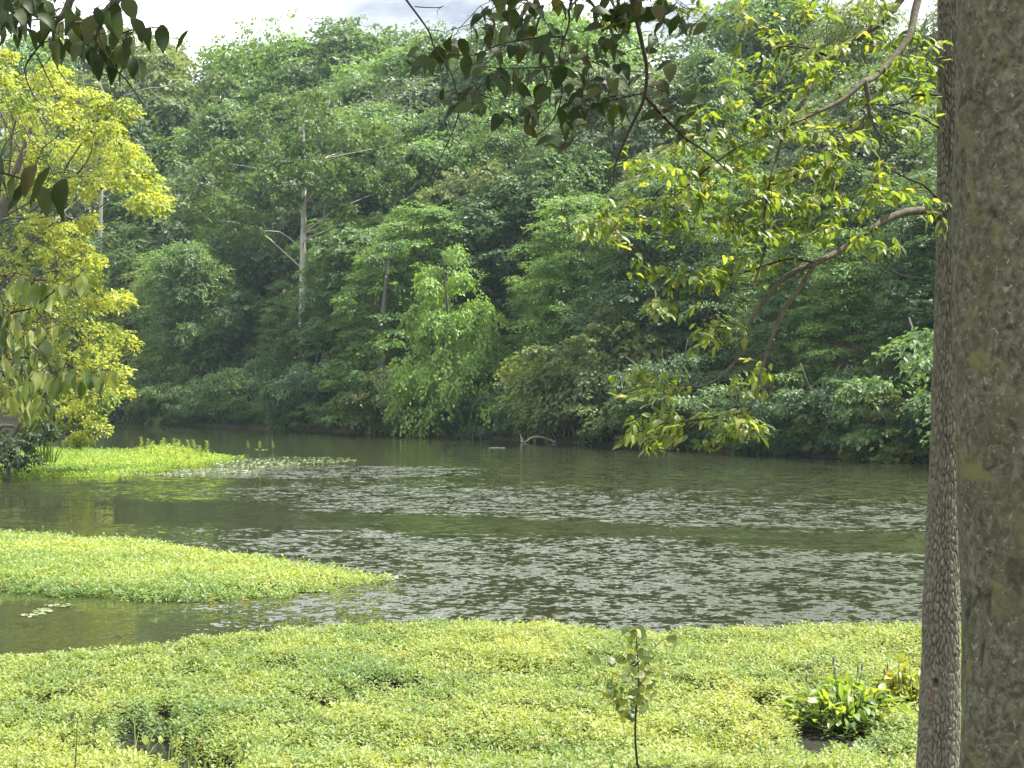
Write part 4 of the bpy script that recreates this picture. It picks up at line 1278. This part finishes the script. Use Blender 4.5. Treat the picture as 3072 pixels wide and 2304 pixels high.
# its crown spreads above the picture and shades the branches under it
rc = np.random.default_rng(19)
g = Geo()
C, R = [], []
for k in range(46):
    c = np.array([rc.uniform(-4.2, 4.6), rc.uniform(3.4, 6.5), rc.uniform(6.6, 9.6)])
    C.append(c)
    R.append(rc.uniform(0.55, 0.95))
    if k % 3 == 0:
        limb(g, (cxB[-1], dB, 6.0 + 0.05 * k), c, 0.05, 0.012, -0.05, rc)
put('limbs', g.mesh('limbs', baseB), M['limb_bark'], beech)['kind'] = 'stuff'
V, Fc, T = crown_geo(rc, C, R, sprays=16, leaves=12, L=0.13, flat=0.45, droop=0.2, nup=0.7, spray_len=0.8)
put('crown', np_mesh('crown', V - baseB, Fc, T), M['canopy_leaf'], beech)

# ---- dark dogwood branches
def zpts(lst, ox, oy, s):
    return [(ox + a * s, oy + b * s) for a, b in lst]

def hang_leaves(bw, pts, d, r, L, droop=(-0.05, 0.8), dj=0.2, lift=0.35):
    """leaves centred at picture points: twig to the leaf base, blade hanging outward"""
    tg = []
    rec = []
    for (x, y) in pts:
        Lf = L * r.uniform(0.8, 1.2)
        h = np.array([r.normal(), r.normal() * 0.6, 0])
        h /= np.linalg.norm(h)
        D = norm(h * r.uniform(0.35, 0.9) + np.array([0, 0, -r.uniform(*droop)]))
        c = P(x, y, d + r.normal() * dj)
        b = c - D * Lf * 0.5
        tg.append(b + np.array([0, 0, 0.015]))
        n = h * r.uniform(0.5, 1.0) + np.array([0, -r.uniform(0.1, 0.9), lift]) + r.normal(size=3) * 0.25
        rec.append((b, D, n, Lf))
    bw.grow(tg, r, 0.0014)
    for b, D, n, Lf in rec:
        bw.leaf(b, D, n, Lf)

rd = np.random.default_rng(44)
s1 = 0.4973 / 3
ox = 1000 / 3
dD = 5.0
bD = P(640, -60, dD)
dog = empty('overhanging_branch', bD, 'shaded branch of broad dark leaves hanging from the top centre', 'branch')
bw = Branchwork(dog, bD, 'dogwood_leaf', DOG)
L_ = lambda pts, d: [P(x, y, d) for x, y in zpts(pts, ox, 0, s1)]
bw.line(L_([(1770, -250), (1790, -80), (1800, 0), (1860, 250), (1890, 420), (1872, 600), (1780, 800), (1700, 1000), (1690, 1100), (1660, 1150)], dD), 0.010, 0.0015, 'stem', 'twig_bark', 6)
bw.line(L_([(1880, 580), (2000, 710), (2120, 830), (2250, 920), (2400, 1050)], dD + 0.1), 0.007, 0.002, 'stem', 'twig_bark', 6)
bw.line(L_([(1790, -80), (1600, -60), (1440, 0), (1420, 150), (1370, 300), (1365, 430)], dD), 0.006, 0.0015, 'stem', 'twig_bark', 6)
bw.line(L_([(1400, 220), (1200, 230), (1000, 270), (850, 330), (700, 330), (520, 360)], dD), 0.004, 0.0012)
bw.line(L_([(1365, 430), (1380, 560), (1340, 700), (1250, 800), (1130, 860)], dD), 0.003, 0.001)
bw.line(L_([(1875, 560), (1700, 600), (1500, 640), (1390, 600)], dD), 0.003, 0.001)
bw.line(L_([(1370, 400), (1150, 410), (1000, 410), (900, 400)], dD), 0.003, 0.001)
bw.line(L_([(300, -200), (440, 0), (570, 180), (610, 290), (690, 400), (740, 540), (752, 700), (680, 880), (590, 1060), (460, 1220)], dD - 0.2), 0.004, 0.0008, 'stem', 'twig_bark', 5)
bw.line(L_([(490, 40), (560, 45), (640, 45), (665, 35), (630, 60), (628, 90)], dD - 0.2), 0.002, 0.0008)
bw.line(L_([(752, 700), (790, 790), (770, 850), (690, 940)], dD - 0.2), 0.0015, 0.0006)
bw.line(L_([(570, 180), (640, 185), (680, 205)], dD - 0.2), 0.002, 0.0008)
bw.line(L_([(745, 560), (870, 570), (1000, 610), (1020, 600)], dD - 0.1), 0.002, 0.001)
dpts = [(450, 370), (520, 365), (590, 390), (640, 330), (690, 250), (720, 300), (790, 280), (690, 380), (900, 90), (990, 100), (870, 190), (950, 170), (1090, 110), (1150, 60), (1250, 60), (1030, 190), (1130, 180), (1250, 270), (1000, 320), (1080, 300),
        (1200, 250), (1310, 200), (1480, 60), (1560, 20), (1000, 40), (1080, 20), (870, 430), (960, 450), (1050, 450), (1020, 510), (1070, 540), (1150, 540), (1190, 470), (1290, 420), (1260, 570), (1340, 610), (1440, 590), (1360, 460), (1430, 440), (1520, 470),
        (1390, 350), (1320, 340), (1470, 330), (1530, 370), (1600, 300), (1690, 310), (1620, 480), (1720, 490), (1800, 480), (1740, 620), (1680, 680), (1600, 660), (1540, 640), (690, 620), (760, 600), (850, 580), (890, 640), (840, 680), (780, 650), (990, 720),
        (1070, 710), (1170, 700), (1220, 690), (1190, 790), (1130, 880), (1280, 830), (1380, 700), (1450, 690), (1480, 740), (1400, 790), (1450, 820), (1350, 880), (1380, 890), (1660, 150), (1700, 130), (1760, 210), (1930, 230), (1960, 60), (1990, 20), (1900, 110),
        (2050, 150), (2100, 120), (2160, 170), (2030, 420), (2000, 530), (1560, 160), (1620, 60), (1740, 60), (1850, 60), (1820, 10), (1340, 40), (1400, 60), (1160, 130), (930, 230), (1060, 90), (1200, 110), (1560, 560), (1640, 380), (1780, 420), (1690, 240)]
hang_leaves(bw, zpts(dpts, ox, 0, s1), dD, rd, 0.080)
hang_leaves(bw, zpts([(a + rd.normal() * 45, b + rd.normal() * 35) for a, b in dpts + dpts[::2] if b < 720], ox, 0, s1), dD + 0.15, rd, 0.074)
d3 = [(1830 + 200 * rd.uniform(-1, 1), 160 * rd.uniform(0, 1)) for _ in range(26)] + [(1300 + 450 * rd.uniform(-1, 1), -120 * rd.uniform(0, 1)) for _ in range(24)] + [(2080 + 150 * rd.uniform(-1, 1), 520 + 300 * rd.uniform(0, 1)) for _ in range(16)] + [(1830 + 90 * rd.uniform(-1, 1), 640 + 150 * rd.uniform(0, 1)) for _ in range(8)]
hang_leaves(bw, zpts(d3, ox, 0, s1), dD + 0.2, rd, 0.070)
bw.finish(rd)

# top left branch
bT = P(120, -60, 4.8)
tl = empty('overhanging_branch', bT, 'shaded leafy branch with thick bare boughs in the top left corner', 'branch')
bw = Branchwork(tl, bT, 'dogwood_leaf', DOG)
L2 = lambda pts, d: [P(x, y, d) for x, y in zpts(pts, 0, 0, s1)]
bw.line(L2([(760, -300), (740, -120), (700, 0), (650, 60), (610, 100), (560, 130), (450, 140)], 4.8), 0.020, 0.005, 'bough', 'limb_bark', 8)
bw.line(L2([(520, -300), (460, -100), (420, 10), (380, 90), (340, 130)], 4.9), 0.018, 0.008, 'bough', 'limb_bark', 8)
bw.line(L2([(340, 130), (250, 260), (160, 385), (158, 470), (210, 590), (270, 640)], 4.9), 0.004, 0.0012)
bw.line(L2([(250, 260), (300, 250), (330, 300), (270, 390), (210, 440)], 4.9), 0.003, 0.001)
bw.line(L2([(225, 330), (270, 430), (310, 510), (335, 560)], 4.9), 0.003, 0.001)
bw.line(L2([(330, 370), (370, 450), (430, 530)], 4.9), 0.002, 0.001)
bw.line(L2([(640, 330), (700, 420), (755, 475), (810, 550), (865, 627)], 4.8), 0.003, 0.0022)
bw.line(L2([(610, 100), (700, 200), (800, 180), (900, 170), (950, 165), (1020, 175), (1040, 180)], 4.8), 0.004, 0.001)
bw.line(L2([(600, 110), (600, 220), (640, 330)], 4.8), 0.004, 0.002)
bw.line(L2([(380, 100), (200, 120), (60, 130), (-40, 150)], 4.9), 0.004, 0.001)
bw.line(L2([(740, -120), (780, -40), (785, 0)], 4.8), 0.003, 0.001)
tpts = [(60, 150), (100, 200), (150, 190), (210, 230), (270, 180), (350, 180), (420, 130), (480, 170), (330, 290), (380, 320), (450, 300), (500, 340), (560, 270), (580, 200), (640, 140), (600, 100), (700, 150), (760, 260), (690, 230), (810, 280), (880, 225), (975, 235),
        (1090, 240), (840, 170), (590, 390), (680, 420), (720, 460), (800, 400), (870, 400), (640, 330), (560, 400), (785, 50), (690, 90), (0, 180), (30, 210), (320, 200), (400, 210), (460, 220), (530, 160), (620, 230), (660, 270), (740, 330), (780, 340), (700, 340), (540, 330), (470, 380), (510, 240)]
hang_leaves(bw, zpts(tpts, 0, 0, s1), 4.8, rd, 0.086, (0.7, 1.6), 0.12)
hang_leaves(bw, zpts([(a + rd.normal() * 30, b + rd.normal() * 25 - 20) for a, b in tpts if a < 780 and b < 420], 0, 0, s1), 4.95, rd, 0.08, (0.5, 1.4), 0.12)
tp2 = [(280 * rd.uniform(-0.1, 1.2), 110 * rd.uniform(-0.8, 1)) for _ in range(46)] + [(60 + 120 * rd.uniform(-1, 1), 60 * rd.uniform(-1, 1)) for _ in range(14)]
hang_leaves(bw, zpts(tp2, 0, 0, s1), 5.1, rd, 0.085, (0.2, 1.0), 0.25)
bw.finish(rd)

# dark leaves poking in at the left edge
bE = P(-40, 170, 3.6)
le = empty('leafy_twig', bE, 'dark twig of long drooping leaves poking in at the left edge', 'twig')
bw = Branchwork(le, bE, 'dogwood_leaf', DOG)
bw.line(L2([(-240, 1000), (-60, 1030), (40, 1050), (120, 1075), (200, 1090), (270, 1110)], 3.6), 0.004, 0.001, 'stem', 'twig_bark', 5)
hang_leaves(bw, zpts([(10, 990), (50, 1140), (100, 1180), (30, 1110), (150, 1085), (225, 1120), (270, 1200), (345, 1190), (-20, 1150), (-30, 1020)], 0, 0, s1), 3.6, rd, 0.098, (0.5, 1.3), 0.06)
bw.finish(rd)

# drooping leaves on the left
bL = P(-50, 280, 5.4)
ld = empty('drooping_branch', bL, 'pale green branch with folded drooping leaves before the yellow tree', 'branch')
bw = Branchwork(ld, bL, 'droop_leaf', [leaf_shape(0.50, 0.30, 0.30, 1.2, 21), leaf_shape(0.44, 0.5, 0.36, 1.2, 22), leaf_shape(0.54, 0.2, 0.2, 1.2, 23)])
L4 = lambda pts, d: [P(x, y, d) for x, y in zpts(pts, 0, 250, s1)]
bw.line(L4([(-300, 470), (-100, 430), (0, 405), (90, 372), (190, 350), (300, 270), (400, 190), (470, 160)], 5.4), 0.006, 0.001, 'stem', 'twig_bark', 6)
bw.line(L4([(-300, 600), (-60, 560), (60, 500), (160, 480), (300, 470)], 5.5), 0.004, 0.001)
bw.line(L4([(-300, 720), (-60, 690), (100, 650), (250, 660), (400, 690), (520, 740), (640, 720), (690, 730)], 5.4), 0.005, 0.001)
bw.line(L4([(-60, 700), (60, 780), (180, 830), (300, 860)], 5.4), 0.003, 0.001)
lp = [(60, 270), (20, 300), (110, 280), (150, 260), (210, 270), (270, 300), (350, 260), (400, 290), (450, 210), (510, 200), (180, 300), (240, 340), (30, 430), (110, 430), (160, 430), (70, 450), (20, 530), (110, 560), (190, 530), (260, 520), (340, 510), (60, 620), (130, 650),
      (200, 650), (150, 590), (240, 600), (20, 710), (100, 720), (180, 720), (250, 720), (300, 700), (390, 740), (450, 730), (60, 740), (40, 800), (100, 820), (160, 810), (220, 800), (280, 820), (330, 830), (400, 820), (450, 820), (500, 850), (580, 810), (640, 790), (690, 790), (545, 770),
      (80, 950), (150, 960), (250, 980), (300, 980), (190, 900), (330, 900), (350, 850), (20, 870), (120, 890), (240, 900), (620, 820), (420, 780), (520, 800), (10, 600), (90, 510)]
hang_leaves(bw, zpts(lp + [(a + rd.normal() * 25, b + rd.normal() * 25) for a, b in lp] + [(a + rd.normal() * 30, b + rd.normal() * 30) for a, b in lp if a < 420], 0, 250, s1), 5.4, rd, 0.074, (1.2, 3.0), 0.22, 0.25)
bw.finish(rd)

# sapling before the weed bed
dS = 8.6
s5 = 0.2939 / 3
zS = float(ground_z((638 - 512) / F * dS, dS))
bS = np.array([(638 - 512) / F * dS, dS, zS])
sap = empty('sapling', bS, 'thin dark stemmed sapling with broad leaves standing before the near weed bed', 'sapling')
bw = Branchwork(sap, bS, 'sapling_leaf', BROAD)
L5 = lambda pts, d: [P(x, y, d) for x, y in zpts(pts, 550, 606.7, s5)]
bw.line([bS + [0, 0, -0.1]] + L5([(905, 1700), (890, 1600), (870, 1300), (882, 1000), (905, 850), (900, 600), (885, 380), (880, 250)], dS), 0.009, 0.002, 'stem', 'twig_bark', 6)
bw.line(L5([(900, 950), (700, 950), (600, 1000), (560, 1010)], dS), 0.002, 0.001)
bw.line(L5([(905, 850), (960, 720), (1020, 640), (1100, 680)], dS), 0.002, 0.001)
bw.line(L5([(900, 600), (760, 560), (600, 540), (460, 590)], dS + 0.1), 0.002, 0.0008)
bw.line(L5([(900, 560), (1050, 430), (1180, 330), (1290, 370)], dS + 0.1), 0.002, 0.0008)
hang_leaves(bw, zpts([(760, 250), (840, 240), (940, 250), (820, 340), (930, 310), (960, 390), (930, 480), (910, 535), (830, 550), (980, 530), (1010, 630), (1090, 690), (880, 640), (830, 700), (640, 820), (700, 860), (780, 830), (910, 850), (870, 740), (1040, 780), (1010, 840), (620, 930),
                      (700, 950), (760, 900), (830, 950), (880, 960), (1010, 930), (650, 1020), (760, 1030), (830, 1080), (940, 1060), (980, 1000), (900, 1000), (750, 1130), (820, 1130), (590, 1020), (570, 900), (540, 520), (600, 540), (680, 520), (450, 600), (480, 560), (1160, 420), (1230, 330),
                      (1290, 380), (1200, 300), (740, 980), (800, 780), (860, 880), (960, 900), (670, 780), (1000, 760), (880, 420), (950, 560), (840, 620), (920, 700), (760, 720), (690, 690), (640, 900), (720, 1060), (930, 960), (860, 1020), (810, 880), (790, 640), (850, 470), (800, 420), (1060, 560), (980, 660), (900, 780), (740, 850), (620, 860), (590, 960), (660, 960), (710, 900), (690, 1020), (800, 1000), (850, 1100), (780, 1080), (960, 1040), (1040, 900), (930, 620), (960, 480), (800, 520), (770, 600), (720, 560), (850, 290), (900, 270), (1060, 620), (940, 800), (870, 810), (760, 760)], 550, 606.7, s5), dS, rd, 0.062, (-0.3, 0.9), 0.09)
bw.finish(rd)

# slender young plant at the lower left
dY = 8.8
bY = np.array([(76 - 512) / F * dY, dY, float(ground_z((76 - 512) / F * dY, dY))])
yp = empty('young_plant', bY, 'slender stem with a few large leaves at the lower left corner', 'plant')
bw = Branchwork(yp, bY, 'sapling_leaf', DOG)
bw.line([bY + [0, 0, -0.1], P(75, 775, dY), P(76.5, 745, dY), P(77, 722, dY)], 0.005, 0.0015, 'stem', 'twig_bark', 5)
hang_leaves(bw, [(65, 718), (72, 716), (81, 720), (88, 723), (98, 720), (70, 728), (103, 715)], dY, rd, 0.062, (0.2, 1.2), 0.04)
bw.finish(rd)

# arrow-shaped leaves in the dark hole of the weed bed
dA = 11.9
bA = P(152, 752, dA)
bA[2] = 0.04
ar = empty('arrow_leaf_plant', bA, 'small plant of three bright upright leaves in the dark gap of the near weed bed', 'plant')
bw = Branchwork(ar, bA, 'pickerel_leaf', DOG)
for (x, y, L) in ((146, 741, 0.085), (161, 740, 0.08), (155, 749, 0.06)):
    t = P(x, y + 4, dA)
    bw.line([bA + [rd.normal() * 0.02, 0, 0], (bA + t) / 2, t], 0.003, 0.002, 'stalk', 'reed', 5)
    bw.leaf(t, np.array([rd.normal() * 0.3 - 0.1, 0.2, 1.0]), np.array([0.3, -1.0, 0.3]), L)
bw.finish(rd)

# broad-leaved clumps by the trunk
def clump(name, label, cx, cy, wpx, hpx, d, n, L, mat, seed, cat, flowers=()):
    r = np.random.default_rng(seed)
    b = P(cx, cy, d)
    b[2] = 0.03
    root = empty(name, b, label, cat)
    bw = Branchwork(root, b, mat, LANCE)
    Rw, Hh = wpx / F * d, hpx / F * d
    g = Geo()
    for k in range(n):
        a, q = r.uniform(0, 6.28), math.sqrt(r.uniform(0.02, 1))
        h = np.array([math.cos(a) * q, math.sin(a) * q * 0.8, 0])
        top = b + h * Rw + np.array([0, 0, Hh * (1 - 0.55 * q * q) * r.uniform(0.45, 1.0)])
        root_p = b + h * Rw * 0.35
        p, qq = smooth_line([root_p, (root_p + top) / 2 + h * 0.03, top], [0.005, 0.004, 0.003], 3)
        tube(g, p, qq, 4)
        D = h * r.uniform(0.5, 1.2) + np.array([r.normal() * 0.3, r.normal() * 0.3, r.uniform(-0.35, 0.9)])
        N = Z3 * 0.8 - h * 0.6 + r.normal(size=3) * 0.35
        bw.leaf(top, D, N, L * r.uniform(0.7, 1.25))
    o = put('stalks', g.mesh('stalks', b), M['reed'], root)
    o['kind'] = 'stuff'
    bw.finish(r)
    for fx, fy in flowers:
        g = Geo()
        t = P(fx, fy, d)
        p, qq = smooth_line([b + (t - b) * [0.6, 0.6, 0.1], (b + t) / 2 + np.array([(t - b)[0] * 0.2, 0, 0.05]), t - [0, 0, 0.04]], [0.004, 0.003, 0.003], 4)
        tube(g, p, qq, 5)
        st_ = put('flower_stalk', g.mesh('flower_stalk', b), M['reed'], root)
        g = Geo()
        zz = np.linspace(-0.045, 0.03, 14)
        tube(g, t + np.outer(zz, [0.05, 0, 1]), 0.009 * np.clip(np.sin(np.linspace(0.25, 3.0, 14)), 0.15, 1) * (1 + 0.25 * np.sin(np.arange(14) * 2.5)), 8)
        put('flower_spike', g.mesh('flower_spike', b), M['flower'], st_)
clump('pickerelweed_clump', 'large clump of glossy lance shaped leaves with purple spikes near the scaly trunk', 846, 729, 60, 50, 12.9, 280, 0.125, 'pickerel_leaf', 91, 'plant',
      [(808, 666), (806.5, 677), (833.5, 659.5), (834.5, 670), (858, 667), (862, 666), (884.5, 671), (887.5, 666)])
clump('yellowing_plant', 'yellowing broad leaved clump between the spiked plant and the scaly trunk', 903, 719, 27, 60, 13.2, 200, 0.11, 'yellowing_leaf', 92, 'plant')

# grass on the bank below the trunks
rq = np.random.default_rng(66)
g = Geo()
n = 2600
gx = rq.uniform(-4.6, 4.6, n)
gy = rq.uniform(9.6, 12.2, n)
for x, y in zip(gx, gy):
    if rq.uniform() < 0.35 + 0.6 * (x > 1.2) and not (y > 11.0 and 2.0 < x < 3.5):
        z = max(float(1.4 * (1 - y / 11.5)), 0.05)
        blade(g, (x, y, z), norm(np.array([rq.normal() * 0.25, rq.normal() * 0.25, 1.0])), rq.uniform(0.16, 0.34), 0.008, rq)
o = put('bank_grass', g.mesh('bank_grass'), M['mat_leaf'])
o.color = (1, 1, 0.8, 1)
tag(o, 'thin bright grass along the foot of the near bank', 'grass', 'stuff')

# ------------------------------------------------------------------ moist summer air
hz, hn, hl = new_mat('haze')
pv = hn.new('ShaderNodeVolumePrincipled')
pv.inputs['Color'].default_value = (0.66, 0.85, 1.0, 1)
pv.inputs['Density'].default_value = 0.0002
pv.inputs['Anisotropy'].default_value = 0.2
ho = hn.new('ShaderNodeOutputMaterial')
hl.new(pv.outputs['Volume'], ho.inputs['Volume'])
x0, x1, y0, y1, z0, z1 = -610, 610, -70, 910, -2.2, 44
hv = [(x0, y0, z0), (x1, y0, z0), (x1, y1, z0), (x0, y1, z0), (x0, y0, z1), (x1, y0, z1), (x1, y1, z1), (x0, y1, z1)]
hm = bpy.data.meshes.new('haze')
hm.from_pydata(hv, [], [(0, 3, 2, 1), (4, 5, 6, 7), (0, 1, 5, 4), (1, 2, 6, 5), (2, 3, 7, 6), (3, 0, 4, 7)])
tag(put('haze', hm, hz), 'thin bluish summer haze over the lake', 'haze', 'stuff')
